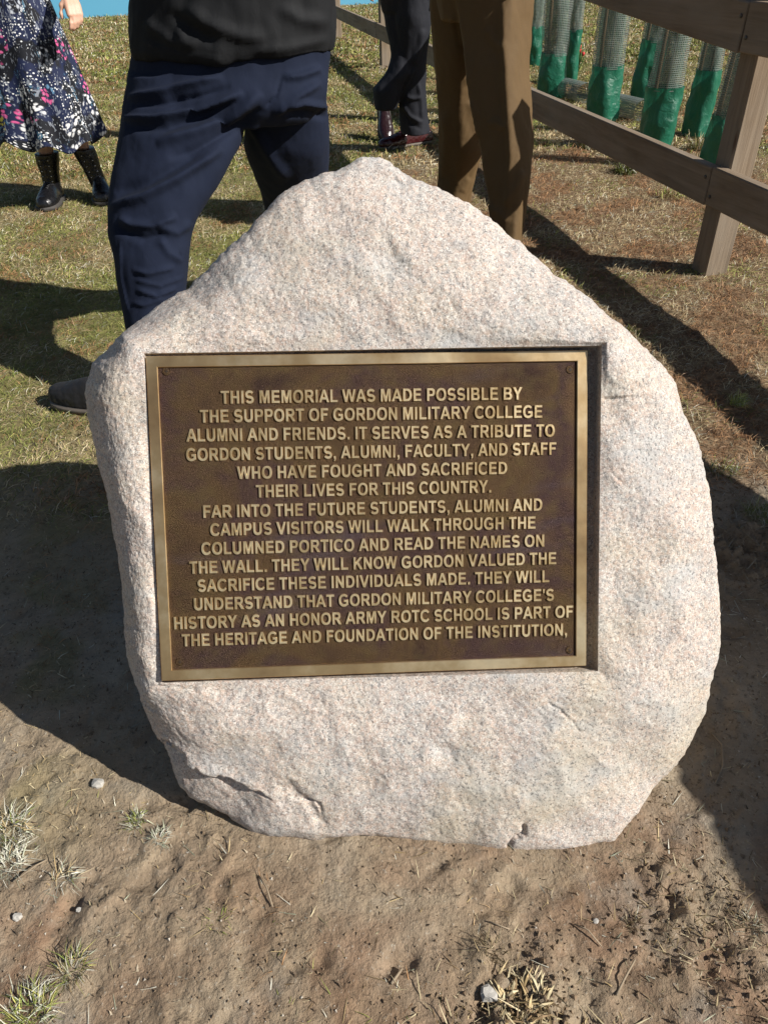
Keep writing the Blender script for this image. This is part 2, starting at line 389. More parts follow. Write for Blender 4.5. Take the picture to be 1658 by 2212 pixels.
def lines(segs):
    out = [segs[0][0]]
    for a, b, st in segs: out += list(np.arange(1, int(round((b-a)/st))+1)*((b-a)/int(round((b-a)/st)))+a)
    return np.array(out)
xs = lines([(-400, -60, 60), (-60, -12, 6), (-12, -5, .7), (-5, -2.2, .08), (-2.2, -1.3, .02), (-1.3, 1.3, .0065), (1.3, 2.6, .02), (2.6, 6, .1), (6, 12, .7), (12, 60, 6), (60, 400, 60)])
ys = lines([(-300, -30, 60), (-30, -2, 4), (-2, .2, .1), (.2, 1.3, .0055), (1.3, 2.6, .010), (2.6, 5, .02), (5, 10, .07), (10, 22, .3), (22, 80, 6), (80, 600, 65)])
GX, GY = np.meshgrid(xs, ys); X, Y = GX.ravel(), GY.ravel()
Z = gz(X, Y); nx, ny = len(xs), len(ys)
I = np.arange(nx*ny).reshape(ny, nx); Q = np.stack([I[:-1, :-1].ravel(), I[:-1, 1:].ravel(), I[1:, 1:].ravel(), I[1:, :-1].ravel()], 1)
gr = mk('ground', np.stack([X, Y, Z], 1), Q, SOIL, origin=(0, 0, 0)); gr['kind'] = 'structure'
za, zb, zc = zone(X, Y); ca = gr.data.color_attributes.new('zone', 'FLOAT_COLOR', 'POINT')
ca.data.foreach_set('color', np.stack([za, zb, zc, X*0+1], 1).astype(np.float32).ravel())

# ------------------------------------------------------------------ stone and plaque
SCL = 1.049
E1 = np.array([0.99865706, 0.03121432, -0.04134895]); E2 = np.array([0.01799297, 0.53947125, 0.84181175]); E3 = np.array([0.04858316, -0.84142524, 0.53818513])
PC = CP+ray(806.65, 1115.64)*1.0584*SCL; PW = .62*SCL; PH = PW*.7431
def uv_of(x, y, w_=0.0):
    d = ray(x, y); t = ((PC+E3*w_-CP)@E3)/(d@E3); q = CP+d*t-PC; return np.array([q@E1, q@E2])
def W3(u, v, w_): return PC+np.outer(u, E1)+np.outer(v, E2)+np.outer(w_, E3)
outline_px = [(738,360),(764,343),(780,336),(798,335),(818,336),(834,342),(866,363),(903,387),(949,402),(978,416),(1015,435),(1047,459),(1074,480),(1095,502),(1122,518),(1143,539),(1198,590),(1255,626),(1309,677),(1360,719),(1405,761),(1441,797),(1462,827),(1477,884),(1495,923),(1513,959),(1519,995),(1528,1025),(1540,1100),(1546,1175),(1553,1253),(1559,1330),(1557,1400),(1549,1440),(1539,1474),(1526,1541),(1501,1597),(1460,1658),(1418,1703),(1389,1748),(1360,1785),(1330,1824),(1286,1827),(1245,1843),(1169,1843),(1097,1842),(1015,1832),(939,1832),(880,1822),(811,1811),(709,1822),(636,1814),(577,1814),(528,1795),(484,1768),(440,1748),(406,1729),(381,1704),(369,1675),(362,1646),(347,1611),(328,1577),(313,1538),(298,1499),(289,1474),(276,1425),(270,1380),(268,1320),(262,1250),(250,1180),(240,1110),(222,1040),(205,970),(192,920),(184,870),(184,831),(191,804),(198,782),(231,753),(276,709),(311,680),(378,635),(400,624),(445,582),(489,535),(534,495),(574,449),(600,418),(636,395),(667,384),(694,371),(722,368)]
WE = -.032
def edge_w(x, y):   # the rim lies further back on the left and lower left
    l = float(sstep(760, 250, x)); return WE-.055*l*float(sstep(300, 700, y))+.026*float(sstep(850, 1180, x)*sstep(1650, 1830, y))
OUTW = np.array([edge_w(x, y) for x, y in outline_px])
OUT = np.array([uv_of(x, y, w__) for (x, y), w__ in zip(outline_px, OUTW)])
# recess rectangle in plaque coordinates
RL, RR, RB, RT = -PW/2-.0025, PW/2+.0155, -PH/2-.006, PH/2+.0045
corners = [(RR, RB), (RR, RT), (RL, RT), (RL, RB)]
ang = [math.atan2(v, u) for u, v in corners]; ang = [a if a >= ang[0] else a+2*math.pi for a in ang]+[ang[0]+2*math.pi]
A = []; cnt = [260, 330, 260, 380]
for k in range(4): A += list(np.linspace(ang[k], ang[k+1], cnt[k], endpoint=False))
A = np.array(A); NA = len(A)
ca_, sa_ = np.cos(A), np.sin(A)
rr = np.minimum(np.where(ca_ > 0, RR/np.maximum(ca_, 1e-9), RL/np.minimum(ca_, -1e-9)), np.where(sa_ > 0, RT/np.maximum(sa_, 1e-9), RB/np.minimum(sa_, -1e-9)))
oa = np.unwrap(np.arctan2(OUT[:, 1], OUT[:, 0])); orr = np.hypot(OUT[:, 0], OUT[:, 1])
order = np.argsort(oa % (2*np.pi)); oa_s = (oa % (2*np.pi))[order]; or_s = orr[order]
ro = np.interp(A % (2*np.pi), oa_s, or_s, period=2*np.pi); WEa = np.interp(A % (2*np.pi), oa_s, OUTW[order], period=2*np.pi)
ro = ro+.0018*fbm(np.stack([A*9, A*0, A*0], 1), 1, 4)+.0012*fbm(np.stack([np.cos(A)*40, np.sin(A)*40, A*0], 1), 1, 3)
NS = 120
S = np.linspace(0, 1, NS)**.95
RRr = rr[None, :]+(ro-rr)[None, :]*S[:, None]
Ug = RRr*ca_[None]; Vg = RRr*sa_[None]; Sg = np.repeat(S[:, None], NA, 1)
def wbase(u_, v_):
    return -.0065+.017*sstep(RL, RR, u_)+.004*sstep(0, RT, v_)-.002*sstep(0, RB, v_)
wrect = wbase(rr*ca_, rr*sa_)
Wg = wbase(Ug, Vg)*(1-Sg**2.4)+WEa[None]*Sg**2.4
Wg = Wg+.006*np.sin(np.pi*Sg)
Wg = np.where(Sg > .93, Wg-.007*((Sg-.93)/.07)**2.2, Wg)
u, v, w_ = Ug.ravel(), Vg.ravel(), Wg.ravel(); s_ = Sg.ravel()
FRONT = len(u)
# sides: rolled over and tapering to the back
SIDE = [(.000, .012), (-.004, .03), (-.009, .05), (-.016, .08), (-.026, .12), (-.04, .16), (-.06, .20), (-.09, .245), (-.13, .28), (-.19, .31)]
su, sv, sw = [], [], []
for dr, dw in SIDE:
    r2 = ro+dr*(1+.5*np.sin(A*3+1)); su.append(r2*ca_); sv.append(r2*sa_); sw.append(WEa-.007-dw)
for k in (.6, .3, .05): su.append(ro*k*ca_); sv.append(ro*k*sa_); sw.append(WEa*.3-.37)
NR = NS+len(su)
u = np.concatenate([u]+su); v = np.concatenate([v]+sv); w_ = np.concatenate([w_]+sw)
s_ = np.concatenate([s_, np.full(len(u)-FRONT, 1.0)])
P3 = np.stack([u, v, w_], 1)
fade = sstep(0, .12, s_)*.85+.15
fac = fbm(P3, 9, 2, .5, 61); fac = (np.abs(fac)-.35)*-.006
nz = .007*fbm(P3, 5.5, 2)+fac+.0016*fbm(P3, 17, 3, .5, 5)+.0008*fbm(P3, 55, 3, .6, 2)+.0007*fbm(P3, 170, 2, .6, 8)
edge_n = sstep(.9, 1, s_)
W0 = w_.copy(); isf = np.arange(len(u)) < FRONT
w_ = w_+nz*fade*np.where(isf, 1-.75*edge_n, 0)
rad = np.hypot(u, v)+1e-9; ro_all = .018*fbm(P3, 6, 3, .5, 44)+.006*fbm(P3, 24, 4, .6, 4)+.002*fbm(P3, 90, 3, .6, 4)
WEt = np.tile(WEa, NR); kk = np.where(isf, 0, sstep(0, .06, WEt-.007-W0)); kk2 = np.where(isf, sstep(.93, 1, s_), 1)
dr_ = ro_all*kk-abs(.0*kk)+.0016*fbm(P3, 70, 3, .6, 4)*kk2*(1-kk); u = u+u/rad*np.minimum(dr_, .004); v = v+v/rad*np.minimum(dr_, .004)
# carve measured features of the face
P0 = W3(u, v, w_); q = P0-CP; zz = q@Fv; px = 829+FPX*(q@Rv)/zz; pyy = 1106-FPX*(q@Uv)/zz
jit = 9*fbm(P3, 30, 3, .6, 77); jx = px+jit; jy = pyy+9*fbm(P3, 30, 3, .6, 99)
led = [(335, 1590), (362, 1612), (392, 1628), (405, 1660), (425, 1672), (460, 1678), (505, 1684), (535, 1700), (570, 1720), (592, 1735)]
d, sd_, tt = poly_dist(jx, jy, led); below = (sd_ > 0)
dep = .011*sstep(1.02, .75, tt)*np.exp(-d/160)*sstep(0, 4, d); w_ = w_-np.where(below & isf, dep, 0)
w_ = w_+np.where(~below & isf, .004*np.exp(-(d/18)**2)*sstep(1.0, .7, tt), 0)
def groove(pts, wid, dep_, jag=1):
    global w_
    d, sd_, tt = poly_dist(px+jag*(jx-px), pyy+jag*(jy-pyy), pts); w_ = w_-np.where(isf, dep_*np.exp(-(d/wid)**2)*np.clip(np.minimum(tt, 1-tt)*8, .15, 1), 0)
groove([(1298, 862), (1335, 860), (1376, 857)], 2.2, .006, .15)
groove([(1172, 1522), (1215, 1538), (1240, 1560), (1258, 1592)], 3.5, .003, 1.5)
groove([(1132, 1778), (1130, 1800), (1108, 1815), (1096, 1838)], 5, .010, .4)
groove(led, 3.2, .007)
groove([(592, 1735), (640, 1722), (690, 1738), (700, 1765)], 3.5, .004)
groove([(1325, 1010), (1332, 1025), (1345, 1045)], 4, .002, 1.5)
groove([(820, 505), (850, 550), (880, 570)], 12, .0025, 1.6); groove([(800, 470), (790, 520), (830, 570), (900, 590)], 20, .002)
groove([(860, 360), (880, 385), (850, 400)], 10, .004); groove([(600, 1690), (660, 1725), (700, 1790)], 10, .005)
groove([(960, 640), (985, 680)], 10, .0015, 1.6); groove([(330, 760), (322, 775)], 3, .006, .1)
groove([(280, 1480), (320, 1520), (345, 1540)], 6, .006); groove([(930, 1600), (960, 1620), (985, 1650)], 12, .003)
groove([(800, 1815), (860, 1822), (930, 1838), (990, 1836)], 7, .02, .3); groove([(690, 1818), (760, 1816), (800, 1812)], 6, .012, .3)
P3d = W3(u, v, w_); idx = np.arange(NR*NA).reshape(NR, NA); nxt = np.roll(idx, -1, axis=1)
Fq = np.stack([idx[:-1].ravel(), idx[1:].ravel(), nxt[1:].ravel(), nxt[:-1].ravel()], 1)
# recess walls and floor
FD = -.020
u0, v0 = rr*ca_, rr*sa_; w0 = w_[:NA]
wl_rings = [np.stack([u0, v0, w0+(FD-w0)*k], 1) for k in (0, .33, .66, 1)]
fl = [np.stack([u0*k, v0*k, np.full(NA, FD)], 1) for k in (.9, .02)]
R2 = np.concatenate(wl_rings+fl); rough_ = .0011*fbm(R2, 90, 3, .6); R2[NA:3*NA, 0] += rough_[NA:3*NA]; R2[NA:3*NA, 1] += rough_[NA:3*NA]*.8
i2 = np.arange(6*NA).reshape(6, NA); n2_ = np.roll(i2, -1, axis=1)
Fr = np.stack([i2[:-1].ravel(), n2_[:-1].ravel(), n2_[1:].ravel(), i2[1:].ravel()], 1)[:, ::-1]
Fr = Fr[:, ::-1]
stone_root = thing('memorial_stone', (.05, .85, 0), 'large rough pink grey granite boulder holding a bronze plaque, standing on bare soil', 'memorial stone')
# front: winding so that normals look out along E3
Vall = np.concatenate([P3d, W3(R2[:, 0], R2[:, 1], R2[:, 2])]); Fall = np.concatenate([Fq, Fr[:, ::-1]+len(P3d)])
st = mk('boulder', Vall, Fall, GRAN, stone_root, origin=(.05, .85, 0))

def PQ(u, v, w_): return PC+E1*u+E2*v+E3*w_
def pgrid(name, us, vs, wf, m_, parent, smooth=True):
    Ug, Vg = np.meshgrid(us, vs); V_ = W3(Ug.ravel(), Vg.ravel(), wf(Ug.ravel(), Vg.ravel())); a, b_ = len(us), len(vs)
    I = np.arange(a*b_).reshape(b_, a); return V_, np.stack([I[:-1, :-1].ravel(), I[:-1, 1:].ravel(), I[1:, 1:].ravel(), I[1:, :-1].ravel()], 1)
def slab(mb, ul, ur, vb, vt, w0, w1, bev=.0):
    pts = []
    for (e, w_) in ((0, w0), (0, w1-bev), (bev, w1)):
        pts += [PQ(ul+e, vb+e, w_), PQ(ur-e, vb+e, w_), PQ(ur-e, vt-e, w_), PQ(ul+e, vt-e, w_)]
    F = [(3, 2, 1, 0), (8, 9, 10, 11)]
    for k in (0, 4):
        for j in range(4): F.append((k+j, k+(j+1) % 4, k+4+(j+1) % 4, k+4+j))
    mb.add(pts, F)
BW = .0162; TW = -.0035  # border width, level of the plate face
mb = MB(); slab(mb, -PW/2+.004, PW/2-.004, -PH/2+.004, PH/2-.004, FD+.002, TW)
plaque = mb.build('plaque', PLATE, stone_root, smooth=False, origin=PC); plaque['label'] = 'dark bronze memorial plaque with raised lettering'
us = np.array([-PW/2, -PW/2+BW, PW/2-BW, PW/2]); vs = np.array([-PH/2, -PH/2+BW, PH/2-BW, PH/2])
bv = .0009
def frame_ring(e, w_, out=True):
    if out: return [PQ(-PW/2+e, -PH/2+e, w_), PQ(PW/2-e, -PH/2+e, w_), PQ(PW/2-e, PH/2-e, w_), PQ(-PW/2+e, PH/2-e, w_)]
fr = MB(); rings = [frame_ring(0, FD+.001), frame_ring(0, -bv), frame_ring(bv, 0), frame_ring(BW-bv, 0), frame_ring(BW, -bv), frame_ring(BW, TW-.002)]
F = []
for k in range(5):
    for j in range(4): F.append((k*4+j, k*4+(j+1) % 4, (k+1)*4+(j+1) % 4, (k+1)*4+j))
fr.add(np.array(sum(rings, [])), F); fr.build('border', BORD, plaque, smooth=False)
LINES = [("THIS MEMORIAL WAS MADE POSSIBLE BY", (477, 872), (1128, 863)), ("THE SUPPORT OF GORDON MILITARY COLLEGE", (432, 913), (1171, 902)),
 ("ALUMNI AND FRIENDS. IT SERVES AS A TRIBUTE TO", (402, 954), (1198, 943)), ("GORDON STUDENTS, ALUMNI, FACULTY, AND STAFF", (402, 996), (1201, 982)),
 ("WHO HAVE FOUGHT AND SACRIFICED", (512, 1035), (1095, 1024)), ("THEIR LIVES FOR THIS COUNTRY.", (553, 1075), (1060.5, 1064)),
 ("FAR INTO THE FUTURE STUDENTS, ALUMNI AND", (439, 1119), (1171, 1103)), ("CAMPUS VISITORS WILL WALK THROUGH THE", (454, 1158), (1156.5, 1142)),
 ("COLUMNED PORTICO AND READ THE NAMES ON", (435, 1199), (1175, 1181)), ("THE WALL. THEY WILL KNOW GORDON VALUED THE", (409, 1240), (1201, 1219)),
 ("SACRIFICE THESE INDIVIDUALS MADE. THEY WILL", (427, 1279), (1186, 1258)), ("UNDERSTAND THAT GORDON MILITARY COLLEGE'S", (419, 1319), (1196, 1298)),
 ("HISTORY AS AN HONOR ARMY ROTC SCHOOL IS PART OF", (376, 1360), (1237.5, 1334)), ("THE HERITAGE AND FOUNDATION OF THE INSTITUTION,", (393, 1397), (1224, 1373))]
# letter shapes of a bold sans serif, drawn as outlines: (advance, [closed outlines]) with cap height 1
def _arc(cx, cy, rx, ry, a0, a1, n=10, p=2.25):
    out = []
    for k in range(n+1):
        a = math.radians(a0+(a1-a0)*k/n); c, s = math.cos(a), math.sin(a)
        out.append((cx+rx*math.copysign(abs(c)**(2/p), c), cy+ry*math.copysign(abs(s)**(2/p), s)))
    return out
def _thick(pts, wd):
    P = np.array(pts, float); T = np.gradient(P, axis=0); T /= np.linalg.norm(T, axis=1)[:, None]; Nn = np.stack([-T[:, 1], T[:, 0]], 1)
    wv = (np.interp(np.linspace(0, 1, len(P)), np.linspace(0, 1, len(wd)), wd) if hasattr(wd, '__len__') else np.full(len(P), wd))[:, None]/2
    return [tuple(p) for p in P+Nn*wv]+[tuple(p) for p in (P-Nn*wv)[::-1]]
def _glyphs():
    s, h = .205, .165; G = {}
    G['I'] = (.40, [[(.1, 0), (.1+s, 0), (.1+s, 1), (.1, 1)]])
    G['H'] = (1.01, [[(.1, 0), (.1+s, 0), (.1+s, .42), (.91-s, .42), (.91-s, 0), (.91, 0), (.91, 1), (.91-s, 1), (.91-s, .42+h), (.1+s, .42+h), (.1+s, 1), (.1, 1)]])
    G['T'] = (.85, [[(.425-s/2, 0), (.425+s/2, 0), (.425+s/2, 1-h), (.82, 1-h), (.82, 1), (.03, 1), (.03, 1-h), (.425-s/2, 1-h)]])
    G['L'] = (.85, [[(.1, 0), (.80, 0), (.80, h), (.1+s, h), (.1+s, 1), (.1, 1)]])
    G['E'] = (.93, [[(.1, 0), (.86, 0), (.86, h), (.1+s, h), (.1+s, .435), (.80, .435), (.80, .435+h), (.1+s, .435+h), (.1+s, 1-h), (.84, 1-h), (.84, 1), (.1, 1)]])
    G['F'] = (.85, [[(.1, 0), (.1+s, 0), (.1+s, .42), (.72, .42), (.72, .42+h), (.1+s, .42+h), (.1+s, 1-h), (.79, 1-h), (.79, 1), (.1, 1)]])
    G['A'] = (1.0, [[(0, 0), (.215, 0), (.295, .225), (.695, .225), (.78, 0), (1.0, 0), (.61, 1), (.39, 1)], [(.36, .395), (.495, .77), (.63, .395)]])
    G['V'] = (.94, [[(.36, 0), (.58, 0), (.94, 1), (.725, 1), (.472, .26), (.22, 1), (0, 1)]])
    G['W'] = (1.32, [[(.25, 0), (.475, 0), (.66, .72), (.845, 0), (1.07, 0), (1.32, 1), (1.11, 1), (.95, .30), (.785, 1), (.535, 1), (.37, .30), (.21, 1), (0, 1)]])
    G['Y'] = (.93, [[(.465-s/2, 0), (.465+s/2, 0), (.465+s/2, .42), (.93, 1), (.69, 1), (.465, .62), (.24, 1), (0, 1), (.465-s/2, .42)]])
    G['M'] = (1.16, [[(.1, 0), (.28, 0), (.28, .76), (.49, 0), (.67, 0), (.88, .76), (.88, 0), (1.06, 0), (1.06, 1), (.77, 1), (.58, .33), (.39, 1), (.1, 1)]])
    G['N'] = (1.01, [[(.1, 0), (.29, 0), (.29, .65), (.715, 0), (.91, 0), (.91, 1), (.72, 1), (.72, .35), (.295, 1), (.1, 1)]])
    G['K'] = (1.0, [[(.1, 0), (.1+s, 0), (.1+s, .31), (.44, .45), (.73, 0), (1.0, 0), (.58, .59), (.97, 1), (.70, 1), (.1+s, .57), (.1+s, 1), (.1, 1)]])
    G['D'] = (1.01, [[(.1, 0), (.45, 0)]+_arc(.45, .5, .50, .5, -80, 80, 16)+[(.45, 1), (.1, 1)], [(.1+s, h), (.1+s, 1-h)]+_arc(.42, .5, .32, .5-h, 85, -85, 14)])
    G['O'] = (1.09, [_arc(.545, .5, .495, .515, 0, 348, 28), _arc(.545, .5, .285, .345, 0, 345, 24)])
    G['P'] = (.93, [[(.1, 0), (.1+s, 0), (.1+s, .37), (.55, .37)]+_arc(.55, .685, .325, .315, -80, 80, 12)+[(.55, 1), (.1, 1)], [(.1+s, .53), (.1+s, .84)]+_arc(.50, .685, .165, .155, 85, -85, 10)])
    G['R'] = (1.01, [[(.1, 0), (.1+s, 0), (.1+s, .41), (.37, .41), (.51, .36), (.74, 0), (.99, 0), (.82, .27), (.70, .40), (.80, .46)]+_arc(.60, .705, .31, .295, -28, 80, 9)+[(.60, 1), (.1, 1)], [(.1+s, .565), (.1+s, .84)]+_arc(.54, .703, .16, .137, 85, -85, 10)])
    G['B'] = (1.01, [[(.1, 0), (.58, 0)]+_arc(.60, .28, .34, .28, -80, 62, 10)+_arc(.58, .745, .30, .255, -42, 80, 10)+[(.55, 1), (.1, 1)], [(.1+s, .16), (.1+s, .43)]+_arc(.56, .295, .16, .135, 85, -85, 8), [(.1+s, .60), (.1+s, .84)]+_arc(.53, .72, .14, .12, 85, -85, 8)])
    c = _arc(.53, .5, .39, .43, 35, 325, 26); G['C'] = (1.0, [_thick(c, [.16, .2, .2, .2, .16])])
    u = [(.195, 1), (.195, .8), (.195, .6)]+_arc(.505, .38, .31, .305, 182, 358, 18)+[(.815, .6), (.815, .8), (.815, 1)]; G['U'] = (1.01, [_thick(u, .2)])
    g = _arc(.545, .5, .40, .43, 40, 300, 22); G['G'] = (1.09, [_thick(g, [.16, .2, .2, .19])[:23]+[(.79, .22), (.79, .36), (.56, .36), (.56, .53), (.99, .53), (.99, .13)]+_thick(g, [.16, .2, .2, .19])[23:]])
    sp_ = _arc(.47, .725, .30, .20, 22, 180, 11, 2.1)+_arc(.40, .66, .23, .16, 205, 262, 3, 2.0)+[(.47, .495), (.56, .47)]+_arc(.53, .30, .235, .17, 75, 20, 3, 2.0)+_arc(.465, .275, .30, .20, 0, -160, 11, 2.1)
    G['S'] = (.93, [_thick(sp_, [.17, .185, .19, .2, .2, .19, .185, .17])])
    G['.'] = (.39, [[(.1, 0), (.29, 0), (.29, .19), (.1, .19)]]); G[','] = (.39, [[(.1, 0), (.19, 0), (.17, -.09), (.11, -.13), (.14, -.21), (.25, -.14), (.29, 0), (.29, .19), (.1, .19)]])
    G["'"] = (.33, [[(.11, .66), (.23, .66), (.265, 1), (.075, 1)]]); G[' '] = (.36, [])
    return G
GLY = _glyphs()
def text_mesh(txt):
    cu = bpy.data.curves.new('t', 'CURVE'); cu.dimensions = '2D'; cu.fill_mode = 'BOTH'; cu.extrude = .05; cu.bevel_depth = .018; cu.bevel_resolution = 0; cu.offset = -.008; x = 0
    for ch in txt:
        adv, outs = GLY[ch]
        for pl in outs:
            sp = cu.splines.new('POLY'); sp.points.add(len(pl)-1); sp.points.foreach_set('co', [c for (a, b) in pl for c in (a+x, b, 0, 1)]); sp.use_cyclic_u = True
        x += adv+.03
    return cu
dgr = bpy.context.evaluated_depsgraph_get
for txt, L, R_ in LINES:
    cu = text_mesh(txt)
    to = bpy.data.objects.new('t', cu); COL.objects.link(to); dg = dgr(); dg.update(); me = bpy.data.meshes.new_from_object(to.evaluated_get(dg))
    V_ = np.empty(len(me.vertices)*3, np.float32); me.vertices.foreach_get('co', V_); V_ = V_.reshape(-1, 3).astype(float); Fp = [tuple(p.vertices) for p in me.polygons]
    bpy.data.objects.remove(to); bpy.data.meshes.remove(me); bpy.data.curves.remove(cu)
    a, b_ = uv_of(*L), uv_of(*R_); dx = b_-a; ln = np.linalg.norm(dx); dx /= ln; dy = np.array([-dx[1], dx[0]])
    x = (V_[:, 0]-V_[:, 0].min())/(V_[:, 0].max()-V_[:, 0].min())*ln; yv = V_[:, 1]*(26.5*.000695)
    zt = (V_[:, 2]-V_[:, 2].min())/(V_[:, 2].max()-V_[:, 2].min())
    uu = a[0]+dx[0]*x+dy[0]*yv; vv = a[1]+dx[1]*x+dy[1]*yv
    o = mk('inscription_line', W3(uu, vv, TW-.0006+zt*.0030), Fp, LETT, plaque, smooth=False)
for (sx, sy) in ((359, 801.7), (1232, 797.7), (388, 1431), (1231, 1404.6)):
    c = uv_of(sx, sy); mb = MB(); n = 24
    rings = []
    for r, h in ((.0060, -.0005), (.0060, .0010), (.0052, .0014), (.0048, .0007), (.0042, .0009), (.0001, .0012)):
        a = np.linspace(0, 2*np.pi, n, endpoint=False); rings.append(np.stack([c[0]+r*np.cos(a), c[1]+r*np.sin(a), np.full(n, TW+h)], 1))
    R3 = np.concatenate(rings); F = [(i*n+j, i*n+(j+1) % n, (i+1)*n+(j+1) % n, (i+1)*n+j) for i in range(5) for j in range(n)]
    scr = mk('screw', W3(R3[:, 0], R3[:, 1], R3[:, 2]), F, PLATE, plaque)
    for k in (0, 1):
        a, b_ = (.0026, .0006) if k == 0 else (.0006, .0026); slab(mb, c[0]-a, c[0]+a, c[1]-b_, c[1]+b_, TW+.0009, TW+.00145+.0001*k)
    mb.build('cross_slot', m_slot if 'm_slot' in globals() else globals().setdefault('m_slot', m_plain('dark_slot', (.03, .02, .012), .6)), None if False else plaque, smooth=False)

# ------------------------------------------------------------------ fence
FA = gp(1530, 583)[:2]; FB = gp(832, 145)[:2]
fd = (FB-FA)/np.linalg.norm(FB-FA); fn = np.array([fd[1], -fd[0]])   # fn points to the far (tube) side
def wood_box(mb, c, h, ax, bev=.006): mb.box(c, h, ax, bev)
def add_uv(o, dirv):
    me = o.data; V_ = np.empty(len(me.vertices)*3, np.float32); me.vertices.foreach_get('co', V_); V_ = V_.reshape(-1, 3)
    li = np.empty(len(me.loops), np.int32); me.loops.foreach_get('vertex_index', li)
    d = np.array(dirv, float); a = V_@d; side = np.cross(d, [0, 0, 1]) if abs(d[2]) < .9 else np.array([1., 0, 0])
    side /= np.linalg.norm(side); up = np.cross(side, d); b_ = V_@side+V_@up*1.0
    off = rnd.random()*7
    uvl = me.uv_layers.new(name='UVMap'); uvl.data.foreach_set('uv', np.stack([a+off, b_+off], 1)[li].astype(np.float32).ravel())
fence = thing('timber_fence', (FA[0], FA[1], 0), 'weathered post and rail timber fence running along the green tree guards', 'fence')
ax = np.array([[fd[0], fd[1], 0], [fn[0], fn[1], 0], [0, 0, 1.0]]); axv = np.array([[0, 0, 1.0], [fd[0], fd[1], 0], [fn[0], fn[1], 0]])
sp = np.linalg.norm(FB-FA)/2
for k in range(-2, 5):
    b_ = FA+fd*sp*k+fn*.0; mb = MB(); wood_box(mb, (b_[0], b_[1], .50 if k >= 0 else .38), (.66 if k >= 0 else .54, .052, .052), axv, .006)
    o = mb.build('post', WOOD, fence, smooth=False); add_uv(o, (0, 0, 1))
ry = -.052-.021
for k in range(-2, 4):
    for zc, hh in ((.337, .070), (.855, .075)):
        rise = 0 if (zc < .5 or k < 0) else (.105 if k == 0 else .21); sl = .21/sp if (zc > .5 and k == 0) else 0
        mb = MB(); c = FA+fd*sp*(k+.5)+fn*ry; cs = math.cos(math.atan(sl)); sn = math.sin(math.atan(sl))
        ax_ = np.array([[fd[0]*cs, fd[1]*cs, sn], [fn[0], fn[1], 0], [-fd[0]*sn, -fd[1]*sn, cs]])
        wood_box(mb, (c[0], c[1], zc+rise+.004*(k % 2)), (sp/2-.003, .021, hh), ax_, .004)
        o = mb.build('rail', WOOD, fence, smooth=False); add_uv(o, (fd[0], fd[1], 0))
BOLT = m_plain('bolt_steel', (.12, .11, .10), .5, metal=.8)
for k in range(0, 5):
    for zc in (.337, .86):
        if k > 0 and zc > .5: continue
        for o_ in (-.10, .10):
            p = FA+fd*(sp*k+o_*.28+.0)+fn*(ry-.021); mb = MB(); mb.tube([(p[0], p[1], zc+o_*.3), (p[0]-fn[0]*.004, p[1]-fn[1]*.004, zc+o_*.3)], .007, 8); mb.build('nail', BOLT, fence)
# unseen cloth added over the top rail to shade the soil beside the stone
mb = MB(); 
cc = FA+fd*(-2.55)
pr_ = [(.0, .64), (-.01, .70), (-.02, .90), (-.04, .935), (ry, .94), (ry-.028, .93), (ry-.032, .80), (ry-.035, .645), (ry-.055, .645), (ry-.06, .80), (ry-.06, .98), (ry-.02, 1.03), (-.03, 1.02), (.01, .95), (.02, .72), (.02, .64)]
nn = 30; V_ = []
for i in range(nn):
    s0 = -.95+1.9*i/(nn-1)
    for (o_, zz_) in pr_:
        p = cc+fd*s0+fn*(o_+.012*math.sin(i*.9)*(1.05-zz_)); V_.append((p[0], p[1], zz_+(.03*math.sin(i*.5) if zz_ < .7 else 0)))
k_ = len(pr_); F = [(i*k_+j, (i+1)*k_+j, (i+1)*k_+(j+1) % k_, i*k_+(j+1) % k_) for i in range(nn-1) for j in range(k_)]+[tuple(range(k_)), tuple((nn-1)*k_+j for j in range(k_))[::-1]]
mb.add(V_, F); o = mb.build('occluder', SUIT); tag(o, 'dark blanket added over the top rail of the timber fence, out of view, to cast a shadow', 'occluder')

# ------------------------------------------------------------------ tree guards behind the fence
def m_net():
    m_, t, b = mat('net_plastic', .45, spec=.5); co = obco(t)
    t.links.new(mix(t, noise(t, co, 12, 3), (.09, .13, .11), (.28, .30, .28)), b.inputs['Base Color']); return m_
def m_bag():
    m_, t, b = mat('green_sleeve', .42, spec=.5); co = obco(t)
    t.links.new(mix(t, noise(t, co, 9, 5), (.006, .085, .048), (.016, .17, .10)), b.inputs['Base Color'])
    b.inputs['Transmission Weight'].default_value = 0.0
    tr = nd(t, 'ShaderNodeBsdfTranslucent'); tr.inputs[0].default_value = (.03, .42, .24, 1); mx = nd(t, 'ShaderNodeMixShader'); mx.inputs[0].default_value = .16
    t.links.new(b.outputs[0], mx.inputs[1]); t.links.new(tr.outputs[0], mx.inputs[2]); t.links.new(mx.outputs[0], t.nodes['Material Output'].inputs[0])
    bump(t, b, noise(t, co, 22, 5, .6, .7), .012, .8); return m_
def m_shade():
    m_, t, b = mat('green_shade_film', .5, spec=.5); t.links.new(mix(t, noise(t, obco(t), 9, 4), (.03, .09, .065), (.06, .15, .11)), b.inputs['Base Color'])
    tp = nd(t, 'ShaderNodeBsdfTransparent'); mx = nd(t, 'ShaderNodeMixShader'); mx.inputs[0].default_value = .45
    t.links.new(b.outputs[0], mx.inputs[1]); t.links.new(tp.outputs[0], mx.inputs[2]); t.links.new(mx.outputs[0], t.nodes['Material Output'].inputs[0]); return m_
NET, BAG, SHADE = m_net(), m_bag(), m_shade(); STEM = m_plain('bark', (.12, .08, .05), .9)
